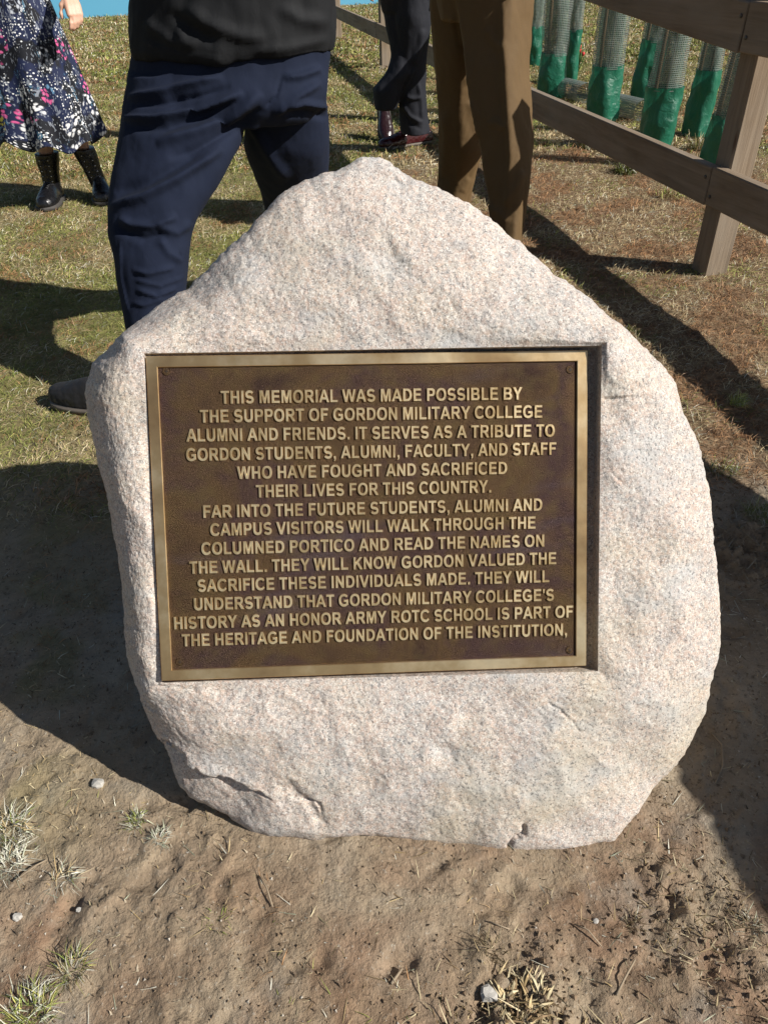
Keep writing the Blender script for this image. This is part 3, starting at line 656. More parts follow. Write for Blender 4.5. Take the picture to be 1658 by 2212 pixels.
def guard(base, r, hb, H, lean, label, squash=1.0):
    base = np.array([base[0], base[1], 0.0]); root = thing('tree_guard', base, label, 'tree guard', 'mesh tree guards behind the fence')
    lx, ly = lean; seed = rnd.random()*50
    def cyl(z0, z1, nz_, na, rad, amp):
        zz_ = np.linspace(z0, z1, nz_); a = np.linspace(0, 2*np.pi, na, endpoint=False); Z_, A_ = np.meshgrid(zz_, a, indexing='ij')
        P = np.stack([np.cos(A_).ravel()*.5+seed, np.sin(A_).ravel()*.5, Z_.ravel()*2.5], 1); rr_ = rad+amp*fbm(P, 1.6, 3).reshape(Z_.shape)
        rr_ = rr_*(1+.0*Z_)
        return np.stack([base[0]+lx*Z_+rr_*np.cos(A_)*squash, base[1]+ly*Z_+rr_*np.sin(A_), Z_], -1)
    # lower sleeve
    G = cyl(-.02, hb, 30, 40, r*1.0, .022); nz_, na = G.shape[:2]; I = np.arange(nz_*na).reshape(nz_, na); Nx = np.roll(I, -1, 1)
    mk('sleeve', G.reshape(-1, 3), np.stack([I[:-1].ravel(), Nx[:-1].ravel(), Nx[1:].ravel(), I[1:].ravel()], 1), BAG, root)
    # netting: real wires
    nzc, nac = int((H-hb)/.011), 54
    G = cyl(hb-.015, H, nzc, nac, r*.97, .010); mbn = []; Fn = []
    rows = []
    t_ = .0016
    c0 = G.reshape(-1, 3); ctr = np.stack([base[0]+lx*G[..., 2], base[1]+ly*G[..., 2], G[..., 2]], -1)
    tang = np.roll(G, -1, 1)-np.roll(G, 1, 1); tang /= np.linalg.norm(tang, axis=-1)[..., None]
    # vertical strips
    A1 = (G-tang*t_*.7).reshape(-1, 3); B1 = (G+tang*t_*.7).reshape(-1, 3); n0 = len(A1); I = np.arange(n0).reshape(nzc, nac)
    F1 = np.stack([I[:-1].ravel(), I[:-1].ravel()+n0, I[1:].ravel()+n0, I[1:].ravel()], 1)
    C1 = G.copy(); C1[..., 2] -= t_; D1 = G.copy(); D1[..., 2] += t_; Nx = np.roll(I, -1, 1)
    F2 = np.stack([I.ravel(), Nx.ravel(), Nx.ravel()+n0, I.ravel()+n0], 1)+2*n0
    o = mk('netting', np.concatenate([A1, B1, C1.reshape(-1, 3), D1.reshape(-1, 3)]), np.concatenate([F1, F2]), NET, root, smooth=False); o['kind'] = 'stuff'
    # inner shade film seen through the net, on the far half
    G = cyl(hb-.02, H-.03, 16, 26, r*.80, .012)[:, 2:24]; nz_, na = G.shape[:2]; I = np.arange(nz_*na).reshape(nz_, na)
    mk('inner_film', G.reshape(-1, 3), np.stack([I[:-1, :-1].ravel(), I[:-1, 1:].ravel(), I[1:, 1:].ravel(), I[1:, :-1].ravel()], 1), SHADE, root)
    mb = MB(); mb.tube([base+np.array([.01, 0, 0]), base+np.array([lx*.6+.01, ly*.6, .6]), base+np.array([lx*H*1.1-.01, ly*H*1.1, H*1.1])], [.008, .006, .004], 6); mb.build('stem', STEM, root)
    mb = MB(); mb.tube([base+np.array([-.05, .02, -.05]), base+np.array([lx*H-.05, ly*H+.02, H*.98])], [.014, .014], 6); mb.build('stake', WOOD2, root)
    return root
WOOD2 = m_plain('stake_wood', (.3, .2, .11), .85)
def hz(px_, py_, Y):  # height of a point seen at that spot at distance Y
    return py(px_, py_, Y)[2]
def gb(x, y): return gp(x, y)[:2]
b1, b2, b3, b4, b5 = gb(1190, 208), gb(1296, 256), gb(1410, 318), gb(1497, 292), gb(1540, 362)
guard(b1, .118, hz(1200, 113, b1[1]), 1.15, (-.02, 0), 'tree guard just right of the khaki trousers, leftmost whole one behind the fence')
guard(b2, .118, hz(1300, 141, b2[1]), 1.15, (-.0, 0), 'tree guard with crumpled sleeve, second whole one from the left behind the rails')
guard(b3, .105, hz(1415, 187, b3[1]), 1.12, (.02, 0), 'dark green tree guard in the middle of the row, third whole one from left')
guard(b4, .085, hz(1515, 150, b4[1]), 1.1, (.03, .0), 'bright green wrinkled tree guard between the middle guard and the fence post', .9)
guard(b5, .08, hz(1550, 247, b5[1]), 1.1, (.05, 0), 'dark tree guard half hidden by the thick near fence post')
guard(gb(1150, 140), .09, .35, 1.1, (0, 0), 'tree guard almost wholly hidden behind the khaki trousers')
guard(gb(1228, 178), .07, .42, 1.1, (0, 0), 'narrow tree guard peeping out behind the leftmost whole one')
guard(gb(1388, 212), .10, .42, 1.1, (.03, 0), 'tree guard standing behind the middle dark green one')
# fallen strips of netting on the grass
def netroll(p, q, r, label):
    p = np.array([*p, r*.8]); q = np.array([*q, r*.8]); n = 46; m2 = 26; d = q-p; L = np.linalg.norm(d); d /= L; sx = np.cross(d, [0, 0, 1]); V_ = []; 
    T, A_ = np.meshgrid(np.linspace(0, L, n), np.linspace(0, 2*np.pi, m2, endpoint=False), indexing='ij')
    G = p+T[..., None]*d+(np.cos(A_)*r)[..., None]*sx+np.stack([0*A_, 0*A_, np.sin(A_)*r*.8], -1)
    t_ = .0022; n0 = n*m2; I = np.arange(n0).reshape(n, m2); Nx = np.roll(I, -1, 1)
    A1 = G-d*t_; B1 = G+d*t_; tang = np.roll(G, -1, 1)-np.roll(G, 1, 1); tang /= np.linalg.norm(tang, axis=-1)[..., None]
    F1 = np.stack([I.ravel(), Nx.ravel(), Nx.ravel()+n0, I.ravel()+n0], 1); F2 = np.stack([I[:-1].ravel(), I[:-1].ravel()+n0, I[1:].ravel()+n0, I[1:].ravel()], 1)+2*n0
    o = mk('netting_roll', np.concatenate([a.reshape(-1, 3) for a in (A1, B1, G-tang*t_, G+tang*t_)]), np.concatenate([F1, F2]), NET, smooth=False)
    tag(o, label, 'netting')
netroll(gb(1212, 208), gb(1262, 222), .09, 'roll of pale green netting lying between the two left tree guards')
netroll(gb(1318, 245), gb(1385, 262), .09, 'roll of pale green netting lying left of the middle tree guard')

# ------------------------------------------------------------------ blue barrier on the far side of the field
def m_blue():
    m_, t, b = mat('blue_paint', .5); t.links.new(mix(t, noise(t, obco(t), .6, 3), (.10, .36, .56), (.16, .46, .66)), b.inputs['Base Color']); return m_
BLUE = m_blue(); a, b_ = gp(0, 47), gp(900, 3); d = (b_-a)[:2]; d /= np.linalg.norm(d)
bar = thing('barrier', (a[0], a[1], 0), 'long light blue panelled barrier across the far edge of the grass', 'barrier')
for k in range(-3, 9):
    c = a[:2]+d*(k*1.6+.8); mb = MB(); mb.box((c[0], c[1], .75), (.797, .03, .78), np.array([[d[0], d[1], 0], [-d[1], d[0], 0], [0, 0, 1.]]), .01); mb.build('panel', BLUE, bar, smooth=False)
    c = a[:2]+d*(k*1.6); mb = MB(); mb.box((c[0], c[1]+.06, .8), (.02, .02, .85)); mb.build('panel_post', BLUE, bar, smooth=False)

# ------------------------------------------------------------------ people
def rings_along(rs, n=6):
    """densify a list of level rings with smooth interpolation"""
    out = []
    C_ = np.array([[*r[0], r[1], r[2], r[3]] for r in rs])
    for i in range(len(C_)-1):
        p0, p1, p2, p3 = C_[max(i-1, 0)], C_[i], C_[i+1], C_[min(i+2, len(C_)-1)]
        for k in range(n):
            t = k/n; out.append(.5*((2*p1)+(-p0+p2)*t+(2*p0-5*p1+4*p2-p3)*t*t+(-p0+3*p1-3*p2+p3)*t**3))
    out.append(C_[-1]); return [(o[:3], o[3], o[4], o[5]) for o in out]
def footwear(name, toe, heel, parent, m_, solem, shaft=None, lift=0, width=.048, laces=True, sole_h=.012, toe_w=1.0, pitch=0.0, lab=None):
    toe = np.array([toe[0], toe[1]]); heel = np.array([heel[0], heel[1]]); ax = toe-heel; L = np.linalg.norm(ax); ax /= L; sx = np.array([ax[1], -ax[0]])
    def W(t, s, h):
        """t along 0..1, s sideways m, h up m"""
        z = h+lift+(1-t)*L*math.sin(pitch); tt = 1-(1-t)*math.cos(pitch) if pitch else t
        return np.array([heel[0]+ax[0]*tt*L+sx[0]*s, heel[1]+ax[1]*tt*L+sx[1]*s, z])
    T = [0, .03, .12, .28, .42, .55, .68, .80, .90, .965, 1.0]
    Wd = [.55, .72, .8, .78, .82, .95, 1.0, .96*toe_w, .8*toe_w, .55*toe_w, .2]
    Ht = [.055, .07, .085, .095, .095, .082, .066, .054, .048, .038, .022]
    mb = MB(); R_ = []
    for t, wd, ht in zip(T, Wd, Ht):
        n = 20; a = np.linspace(0, 2*np.pi, n, endpoint=False); ring = []
        for an in a:
            c_, s__ = math.cos(an), math.sin(an); x = width*wd*np.sign(c_)*abs(c_)**.8; h = sole_h+(ht*(s__ if s__ > 0 else 0)**(1.0 if t < .6 else .8)) if s__ > 0 else sole_h
            ring.append(W(t, x, h))
        R_.append(np.array(ring))
    mb._rings(R_, 20, True)
    if shaft:
        ank = W(.24, 0, .05); top = np.array(shaft[0]); rr_ = shaft[1]; rr_0 = rr_
        rg = []
        for k, rk in ((0, .046), (.25, .047), (.5, .05), (.8, rr_*.97), (1, rr_)):
            c = ank*(1-k)+top*k; rg.append((c, rk, rk*1.15, math.atan2(ax[1], ax[0])-math.pi/2))
        mb.loft(rg, 24)
    V, N, F = remesh(mb, .0035, 5, .5)
    V = V+N*(.0009*fbm(V, 60, 3))[:, None]
    body = mk(name, V, F, m_, parent); 
    if lab: body['label'] = lab
    sm = MB(); R_ = []
    n = 40; pts = []
    for k in range(n):
        an = 2*math.pi*k/n; t = .5+.5*math.cos(an)*1.01; wd = np.interp(t, T, Wd)*width*1.07+.002; pts.append((t, wd*np.sign(math.sin(an))*min(1, abs(math.sin(an))*1.9+.02)))
    rr_ = []
    for h in (0, sole_h*.5, sole_h): rr_.append(np.array([W(t, s*1.03, h-.001) for t, s in pts]))
    sm._rings(rr_, n, True); sm.build('sole', solem, body)
    if laces:
        lm = MB(); kmax = 5 if not shaft else 4
        for k in range(kmax):
            t = .42+.055*k; hh = np.interp(t, T, Ht)+sole_h+.001
            for s in (1, -1):
                lm.tube([W(t, s*width*.42, hh-.012), W(t+.02, 0, hh+.002), W(t+.045, -s*width*.42, hh-.016)], .0022, 6)
        if shaft:
            top = np.array(shaft[0]); ank = W(.34, 0, .10); fr_ = np.array([ax[0], ax[1], 0])
            fo = lambda k: 1.15*np.interp(k, (0, .25, .5, .8, 1), (.046, .047, .05, rr_0*.97, rr_0))-.001
            for k in range(7):
                k0 = k/7; c0 = (W(.24, 0, .06)*(1-k0)+top*k0)+fr_*fo(k0); c1 = (W(.24, 0, .06)*(1-k0-.11)+top*(k0+.11))+fr_*fo(k0+.11)
                if k == 6: c1 = c0+np.array([0, 0, .006])
                for s in (1, -1):
                    lm.tube([c0+np.array([sx[0], sx[1], 0])*.02*s-fr_*.006, (c0+c1)/2+fr_*.004, c1-np.array([sx[0], sx[1], 0])*.02*s-fr_*.006], .0026, 6)
            em = MB()
            for k in range(7):
                c0 = (W(.24, 0, .06)*(1-k/7)+top*(k/7))+fr_*(fo(k/7)-.002)
                for s in (1, -1): p = c0+np.array([sx[0], sx[1], 0])*.022*s; em.tube([p-fr_*.006, p+fr_*.003], .0042, 8)
            em.build('eyelets', EYE, body)['kind'] = 'stuff'
            tt = top+fr_*(fo(1)+.001)
            for s in (1, -1):
                sxx = np.array([sx[0], sx[1], 0])*s; lm.tube([tt-np.array([0, 0, .03]), tt+sxx*.03-np.array([0, 0, .02]), tt+sxx*.035-np.array([0, 0, .055]), tt+sxx*.008-np.array([0, 0, .035])], .002, 5)
                lm.tube([tt-np.array([0, 0, .03]), tt+sxx*.02-np.array([0, 0, .07]), tt+sxx*.026-np.array([0, 0, .11])], .002, 5)
        lm.build('lace', LACE if m_ is BLKL else m_, body)
    return body
def hand_parts(mb, wrist, fwd, side, up, curl=.5, s=1.0):
    """palm and five fingers; fwd towards the finger tips, side towards the thumb, up = back of the hand"""
    f, sd2, u_ = [np.array(x, float)/np.linalg.norm(x) for x in (fwd, side, up)]; w0 = np.array(wrist, float)
    for k, o in enumerate((.027, .009, -.010, -.028)):
        mb.tube([w0+sd2*o*.6*s, w0+f*.045*s+sd2*o*.9*s+u_*.004, w0+f*.088*s+sd2*o*s+u_*.003], [.017*s, .0165*s, .0125*s], 10)
        L = (.072, .08, .074, .058)[k]*s; b_ = w0+f*.085*s+sd2*o*s+u_*.003; a = 0; pts = [b_]; p = b_
        for j, fr_ in enumerate((.42, .33, .25)):
            a += curl*(.55+.1*k+.15*j); p = p+(f*math.cos(a)-u_*math.sin(a))*L*fr_; pts.append(p)
        mb.tube(pts, [.0105*s, .0098*s, .0088*s, .0068*s], 9)
    b_ = w0+f*.02*s+sd2*.028*s-u_*.006; mb.tube([w0+f*.008*s+sd2*.015*s, b_+f*.02*s+sd2*.016*s-u_*.008, b_+f*.05*s+sd2*.020*s-u_*.02, b_+f*.076*s+sd2*.014*s-u_*.032], [.015*s, .0135*s, .0105*s, .008*s], 10)
def head_parts(mb, c, yaw):
    c = np.array(c, float); fy = np.array([math.cos(yaw), math.sin(yaw), 0]); sx = np.array([-fy[1], fy[0], 0]); up = np.array([0, 0, 1.])
    rg = []
    for h, rx, ry_, f_ in ((-.115, .030, .03, .045), (-.10, .045, .055, .03), (-.06, .062, .08, .012), (-.02, .070, .09, .004), (.02, .074, .095, 0), (.06, .073, .095, -.004), (.09, .062, .08, -.008), (.115, .04, .05, -.01), (.125, .01, .01, -.01)):
        rg.append((c+up*h+fy*f_, ry_, rx, yaw))
    mb.loft(rg, 24)
    mb.tube([c+fy*.09+up*.02, c+fy*.112-up*.022, c+fy*.092-up*.032], [.008, .014, .01], 8)            # nose
    mb.tube([c+fy*.088-up*.062-sx*.022, c+fy*.096-up*.060, c+fy*.088-up*.062+sx*.022], [.006, .009, .006], 8)  # mouth
    mb.tube([c+fy*.085+up*.035-sx*.05, c+fy*.096+up*.03, c+fy*.085+up*.035+sx*.05], [.008, .009, .008], 8)  # brow
    for s in (1, -1): mb.tube([c+sx*.073*s+up*.02, c+sx*.084*s-up*.01-fy*.005, c+sx*.074*s-up*.035], [.012, .018, .008], 8, flat=.6)
    mb.tube([c-up*.08, c-up*.2-fy*.02], [.056, .06], 14)
def full_body(root, hip, yaw, legs, shoulders_z, hands, voxel=.009, armr=.038, head=True, hs=1.0):
    """one continuous figure: head, neck, torso, arms, hands, legs. legs: lists of points; hands: (elbow, wrist, fwd, side, up, curl)"""
    mb = MB(); hip = np.array(hip, float); fx = np.array([math.cos(yaw), math.sin(yaw), 0]); sx = np.array([-fx[1], fx[0], 0]); sh = hip.copy(); sh[2] = shoulders_z
    yw = yaw+math.pi/2; T = sh-hip
    mb.loft([(hip-np.array([0, 0, .08]), .13*hs, .085, yw), (hip+T*.15, .15*hs, .10, yw), (hip+T*.45, .13*hs, .09, yw), (hip+T*.8, .165*hs, .10, yw), (sh, .14*hs, .07, yw), (sh+np.array([0, 0, .04]), .06, .05, yw)], 28)
    head_parts(mb, sh+np.array([0, 0, .27])+fx*.02, yaw)
    for pts, rads in legs: mb.tube(pts, rads, 14)
    for s, (el, wr, f, sd2, u_, cu) in zip((1, -1), hands):
        s0 = sh+sx*.155*s*hs; mb.tube([s0, (s0+np.array(el))/2, el, (np.array(el)+np.array(wr))/2, wr], [.052, .044, armr, armr*.95, .026], 12); hand_parts(mb, wr, f, sd2, u_, cu)
    V, N, F = remesh(mb, voxel, 3, .5); return mk('body', V, F, SKIN, root)
def hair_cap(root, c, yaw, long=False):
    mb = MB(); c = np.array(c, float); up = np.array([0, 0, 1.]); fy = np.array([math.cos(yaw), math.sin(yaw), 0])
    rg = [(c+up*(-.25 if long else -.03)-fy*.03, .06, .07, yaw), (c+up*.03-fy*.018, .093, .080, yaw), (c+up*.08-fy*.014, .092, .078, yaw), (c+up*.125-fy*.01, .06, .055, yaw), (c+up*.14-fy*.01, .01, .01, yaw)]
    mb.loft(rg, 24); V, N, F = remesh(mb, .006, 2, .5); V = V+N*(.003*fbm(V, 50, 3))[:, None]; mk('hair', V, F, HAIR, root)
def garment(name, mb, m_, root, voxel=.007, smooth_it=6, strokes=(), nz_=((.006, 7), (.0025, 20)), hemz=None, label=None):
    V, N, F = remesh(mb, voxel, smooth_it, .6)
    for a, f_ in nz_:
        V = V+N*(a*fbm(V*np.array([1, 1, .55]), f_, 3, .5, f_))[:, None]
    if strokes: V = sculpt(V, N, strokes)
    o = mk(name, V, F, m_, root)
    if label: o['label'] = label
    return o

# --- man in navy trousers and black jacket, right behind the stone
hipc = py(495, 120, 2.48)
navy = thing('person', (hipc[0], 2.5, 0), 'person in black jacket and navy trousers standing wide legged right behind the stone', 'person')
mb = MB()
pel = [seg(283, 718, 30, 2.50, .52), seg(285, 718, 90, 2.50, .52), seg(280, 714, 140, 2.5, .54), seg(268, 708, 195, 2.48, .56), seg(264, 700, 235, 2.48, .52), seg(285, 670, 268, 2.48, .45)]
mb.loft(rings_along(pel, 3), 40)
LL = [seg(275, 500, 150, 2.48, .8), seg(266, 520, 205, 2.46, .8), seg(260, 532, 255, 2.43, .78), seg(251, 519, 318, 2.38, .78), seg(240, 478, 390, 2.32, .8), seg(235, 438, 455, 2.27, .85), seg(236, 416, 500, 2.24, .9), seg(246, 409, 545, 2.21, .95), seg(254, 403, 615, 2.18, .95), seg(271, 396, 695, 2.14, 1), seg(285, 388, 770, 2.12, 1), seg(282, 372, 838, 2.1, 1.1), seg(272, 370, 868, 2.09, 1.2)]
mb.loft(rings_along(LL, 4), 34)
LR = [seg(470, 712, 150, 2.52, .8), seg(505, 708, 205, 2.55, .78), seg(528, 711, 255, 2.58, .8), seg(530, 713, 312, 2.62, .85), seg(545, 711, 365, 2.68, .85), seg(560, 709, 410, 2.76, .9), seg(574, 706, 450, 2.84, .95), seg(590, 705, 500, 2.92, 1), seg(600, 700, 560, 3.0, 1), seg(600, 705, 598, 3.05, 1.1)]
mb.loft(rings_along(LR, 4), 34)
K = lambda *p: [(x*.4446, y*.4446) for x, y in p]
st_ = [(K((620, 475), (760, 452), (920, 412), (1080, 375)), 9, .016), (K((640, 510), (800, 500), (960, 470), (1120, 420)), 9, -.012),
       (K((596, 572), (740, 580), (900, 552), (1060, 500), (1180, 450)), 8, .020), (K((610, 615), (800, 620), (1000, 560), (1180, 490)), 12, -.013),
       (K((760, 700), (960, 640), (1100, 580), (1200, 510), (1270, 450)), 13, .020), (K((820, 770), (1000, 700), (1180, 600), (1270, 520)), 10, -.012),
       (K((530, 1010), (700, 960), (860, 870), (990, 780), (1080, 720)), 11, .020), (K((560, 940), (720, 880), (880, 790), (1000, 720)), 13, -.012),
       (K((575, 1060), (640, 1095), (740, 1100), (860, 1050)), 9, .014), (K((560, 1110), (700, 1160), (820, 1140)), 10, -.010),
       (K((1395, 520), (1470, 500), (1560, 512), (1600, 530)), 7, .013), (K((1390, 560), (1480, 548), (1590, 570)), 8, -.009),
       (K((1215, 600), (1260, 660), (1340, 800), (1400, 880)), 13, .012), (K((1380, 380), (1460, 370), (1560, 330)), 9, .012), (K((1330, 560), (1440, 470), (1560, 400)), 9, .012),
       (K((1370, 360), (1340, 470), (1290, 520)), 3.5, -.007)]
Z4 = lambda *p: [(x*.4446, y*.4446+368.6) for x, y in p]
st_ += [(Z4((640, 480), (720, 500), (850, 470)), 6, .007), (Z4((660, 575), (760, 610), (860, 570)), 5, .008), (Z4((640, 640), (700, 655), (800, 620)), 5, .006), (Z4((650, 530), (780, 560), (900, 515)), 4, .005),
        (Z4((770, 320), (820, 400), (890, 440)), 9, .008), (Z4((585, 340), (590, 520), (625, 690)), 3, .005), (Z4((870, 400), (885, 430)), 3, -.006), (Z4((760, 270), (860, 300), (930, 250)), 10, .008)]
garment('trousers', mb, NAVY, navy, .006, 4, [(a, b*.9, c*1.1) for a, b, c in st_], ((.007, 5), (.002, 16)))
jk = [seg(286, 722, 118, 2.50, .56), seg(281, 726, 95, 2.50, .58), seg(278, 728, 60, 2.5, .58), seg(278, 728, 10, 2.5, .58), seg(276, 724, -60, 2.5, .56)]
top = np.array([hipc[0], 2.52, 0]); wj = jk[-1][1]
jk += [(top+np.array([0, 0, 1.22]), wj*1.0, .16, 0), (top+np.array([0, 0, 1.38]), wj*1.0, .15, 0), (top+np.array([0, 0, 1.50]), .17, .11, 0), (top+np.array([0, 0, 1.55]), .08, .08, 0)]
mb = MB(); mb.loft(rings_along(jk, 3), 44)
el1, el2 = top+np.array([-.36, .0, 1.2]), top+np.array([.36, .0, 1.2]); wr1, wr2 = top+np.array([-.12, -.24, 1.22]), top+np.array([.12, -.24, 1.24])
for s, e, w2 in ((-1, el1, wr1), (1, el2, wr2)): mb.tube([top+np.array([.2*s, 0, 1.44]), (top+np.array([.24*s, 0, 1.42])+e)/2, e, w2], [.08, .075, .065, .045], 16)
st2 = [(K((690, 200), (760, 235), (860, 265), (1000, 280), (1130, 300)), 5, .006), (K((860, 140), (900, 190), (960, 215)), 10, .010), (K((900, 30), (1000, 110), (1150, 170), (1300, 190)), 14, .013), (K((820, 60), (900, 120), (1060, 210)), 12, -.010),
       (K((1350, 30), (1450, 90), (1600, 110)), 14, .010), (K((700, 100), (820, 190), (950, 240)), 10, .008), (K((1200, 250), (1400, 235), (1600, 190)), 9, .007), (K((640, 240), (900, 300), (1150, 318), (1400, 300), (1630, 235)), 5, .006)]
garment('jacket', mb, BLACKC, navy, .009, 4, st2, ((.010, 6), (.004, 16)))
sh_ = 1.45
full_body(navy, (hipc[0], 2.53, .97), -1.6, [([r[0] for r in LL[1::3]], [r[1]*.42 for r in LL[1::3]]), ([r[0] for r in LR[1::2]], [r[1]*.42 for r in LR[1::2]])], sh_, [(el2, wr2, (-1, -.4, .1), (0, -.2, 1), (.3, -1, 0), .4), (el1, wr1, (1, -.4, .1), (0, -.2, 1), (-.3, -1, 0), .4)])
hair_cap(navy, (hipc[0], 2.5-.02, sh_+.28), -1.6)
toe = gp(116, 864); heel = gp(272, 893)
hd = (heel-toe)[:2]; heel2 = toe[:2]+hd/np.linalg.norm(hd)*.30
footwear('shoe', toe[:2], heel2, navy, GREYL, SOLE2, width=.047, laces=False, sole_h=.016)
footwear('shoe', (-.33, 2.86), (-.27, 3.14), navy, GREYL, SOLE2, width=.052, laces=False, sole_h=.016)

# --- man in olive brown uniform trousers
ol = thing('person', (.52, 3.7, 0), 'person in khaki brown uniform trousers behind the right shoulder of the stone', 'person')
mb = MB()
OLl = [seg(940, 1060, -90, 3.72, 1), seg(930, 1050, -10, 3.75, 1), seg(932, 1045, 60, 3.77, 1), seg(935, 1040, 133, 3.8, 1), seg(944, 1042, 235, 3.85, .95), seg(946, 1041, 320, 3.9, .95), seg(945, 1024, 383, 3.95, 1), seg(938, 1016, 425, 3.98, 1.1), seg(930, 1016, 452, 4.0, 1.2)]
OLr = [seg(975, 1158, -90, 3.6, .9), seg(982, 1157, -10, 3.58, .9), seg(998, 1150, 80, 3.54, .9), seg(1005, 1147, 150, 3.5, .9), seg(1020, 1151, 240, 3.45, .9), seg(1034, 1155, 300, 3.42, .95), seg(1046, 1150, 370, 3.38, .95), seg(1056, 1140, 443, 3.34, 1), seg(1056, 1128, 520, 3.3, 1.1), seg(1048, 1128, 560, 3.28, 1.2)]
mb.loft(rings_along(OLl, 4), 40, pw=1.45); mb.loft([(c, a*1.03, b_*1.1, .22) for c, a, b_, y_ in rings_along(OLr, 4)], 40, pw=1.3)
c0 = py(1045, -60, 3.66)
mb.loft([(np.array([c0[0], 3.66, .86]), .17, .13, 0), (np.array([c0[0], 3.66, .95]), .19, .14, 0), (np.array([c0[0], 3.66, 1.1]), .18, .13, 0)], 30)
Z2 = lambda *p: [(x*.333+663.5, y*.333) for x, y in p]
so_ = [(Z2((1270, -20), (1275, 300), (1290, 600), (1300, 720), (1320, 1000), (1290, 1400)), 9, .016), (Z2((1160, 180), (1200, 260), (1270, 330)), 10, .008), (Z2((1050, 650), (1090, 740), (1110, 900)), 9, .010), (Z2((1000, 300), (1040, 560)), 7, .008),
       (Z2((940, 0), (980, 250), (1040, 560)), 6, -.006), (Z2((1170, 820), (1220, 790), (1280, 840)), 9, .009), (Z2((1400, 1100), (1360, 1200), (1280, 1330)), 10, .010), (Z2((1150, 1330), (1240, 1380), (1300, 1450)), 8, .009), (Z2((880, 720), (900, 900), (880, 1150)), 9, .009), (Z2((1050, 1150), (1000, 1250)), 8, .008)]
garment('trousers', mb, OLIVE, ol, .0075, 5, so_, ((.009, 5), (.003, 16)))
mb = MB(); tc = np.array([c0[0]-.02, 3.66, 0])
mb.loft([(tc+np.array([0, 0, 1.02]), .21, .15, 0), (tc+np.array([0, 0, 1.15]), .20, .14, 0), (tc+np.array([0, 0, 1.38]), .215, .14, 0), (tc+np.array([0, 0, 1.46]), .19, .11, 0), (tc+np.array([0, 0, 1.52]), .08, .07, 0)], 36)
e1_, w1_ = tc+np.array([-.28, .02, 1.2]), tc+np.array([-.2, -.18, 1.08]); e2_, w2_ = tc+np.array([.28, .02, 1.2]), tc+np.array([.2, -.18, 1.1])
for s, e, w2 in ((-1, e1_, w1_), (1, e2_, w2_)): mb.tube([tc+np.array([.18*s, 0, 1.42]), (tc+np.array([.23*s, 0, 1.40])+e)/2, e, w2], [.075, .07, .06, .042], 14)
garment('tunic', mb, TUNIC, ol, .011, 4)
full_body(ol, (tc[0], 3.66, .95), -1.9, [([r[0] for r in OLl[1::2]], [r[1]*.42 for r in OLl[1::2]]), ([r[0] for r in OLr[1::2]], [r[1]*.42 for r in OLr[1::2]])], 1.45, [(e2_, w2_, (0, -1, -.2), (-.8, 0, .5), (.6, 0, .8), .5), (e1_, w1_, (.3, -1, -.2), (.8, 0, .5), (-.6, 0, .8), .5)])
hair_cap(ol, (tc[0], 3.64, 1.73), -1.9)
g1_, g2_ = OLl[-1][0], OLr[-1][0]
footwear('shoe', (g1_[0]-.07, g1_[1]-.2), (g1_[0]+.03, g1_[1]+.07), ol, BLKL, SOLE); footwear('shoe', (g2_[0]-.07, g2_[1]-.2), (g2_[0]+.03, g2_[1]+.07), ol, BLKL, SOLE)

# --- man in dark suit with burgundy shoes
su_ = thing('person', (.12, 5.35, 0), 'person in a dark suit and polished burgundy shoes by the far fence post', 'person')
Z3 = lambda x, y: (x*.1556+700.4, y*.1556)
SA = [seg(826, 905, -60, 5.45, 1), seg(826, 900, 0, 5.42, 1), seg(830, 898, 45, 5.4, 1), seg(843, 898, 115, 5.36, 1), seg(832, 893, 155, 5.33, 1), seg(814, 880, 176, 5.34, 1), seg(803, 872, 192, 5.34, 1), seg(806, 864, 212, 5.33, 1.0), seg(809, 856, 236, 5.32, 1)]
SB = [seg(850, 930, -60, 5.35, 1), seg(850, 929, 0, 5.35, 1), seg(850, 930, 50, 5.35, 1), seg(855, 921, 120, 5.36, 1), seg(858, 919, 170, 5.37, 1), seg(860, 921, 215, 5.38, 1), seg(863, 924, 255, 5.38, 1), seg(866, 929, 288, 5.38, 1.1)]
mb = MB(); mb.loft(rings_along(SA, 4), 26); mb.loft(rings_along(SB, 4), 26)
cx = py(878, 0, 5.4)[0]
mb.loft([(np.array([cx, 5.4, .78]), .15, .12, 0), (np.array([cx, 5.4, .9]), .17, .13, 0), (np.array([cx, 5.4, 1.05]), .16, .12, 0)], 26)
Zs = lambda *p: [Z3(*q) for q in p]
ss_ = [(Zs((1090, 1450), (1180, 1610), (1300, 1680), (1370, 1700)), 4, .014), (Zs((1130, 1340), (1230, 1370), (1330, 1350)), 4, .014), (Zs((1300, 1150), (1340, 1400), (1350, 1650)), 4, .012), (Zs((1250, 950), (1150, 1150), (1100, 1240)), 3, .01), (Zs((1380, 400), (1300, 700), (1230, 900)), 6, .014), (Zs((1120, 1550), (1200, 1720), (1350, 1790)), 4, -.008)]
garment('trousers', mb, SUIT, su_, .008, 4, ss_, ((.008, 6), (.003, 18)))
mb = MB(); tc = np.array([cx, 5.4, 0])
mb.loft([(tc+np.array([0, 0, .93]), .20, .145, 0), (tc+np.array([0, 0, 1.15]), .185, .13, 0), (tc+np.array([0, 0, 1.38]), .21, .13, 0), (tc+np.array([0, 0, 1.46]), .18, .10, 0), (tc+np.array([0, 0, 1.52]), .08, .07, 0)], 30)
e1_, w1_ = tc+np.array([-.27, .0, 1.2]), tc+np.array([-.24, -.08, .98]); e2_, w2_ = tc+np.array([.27, .0, 1.2]), tc+np.array([.24, -.08, .98])
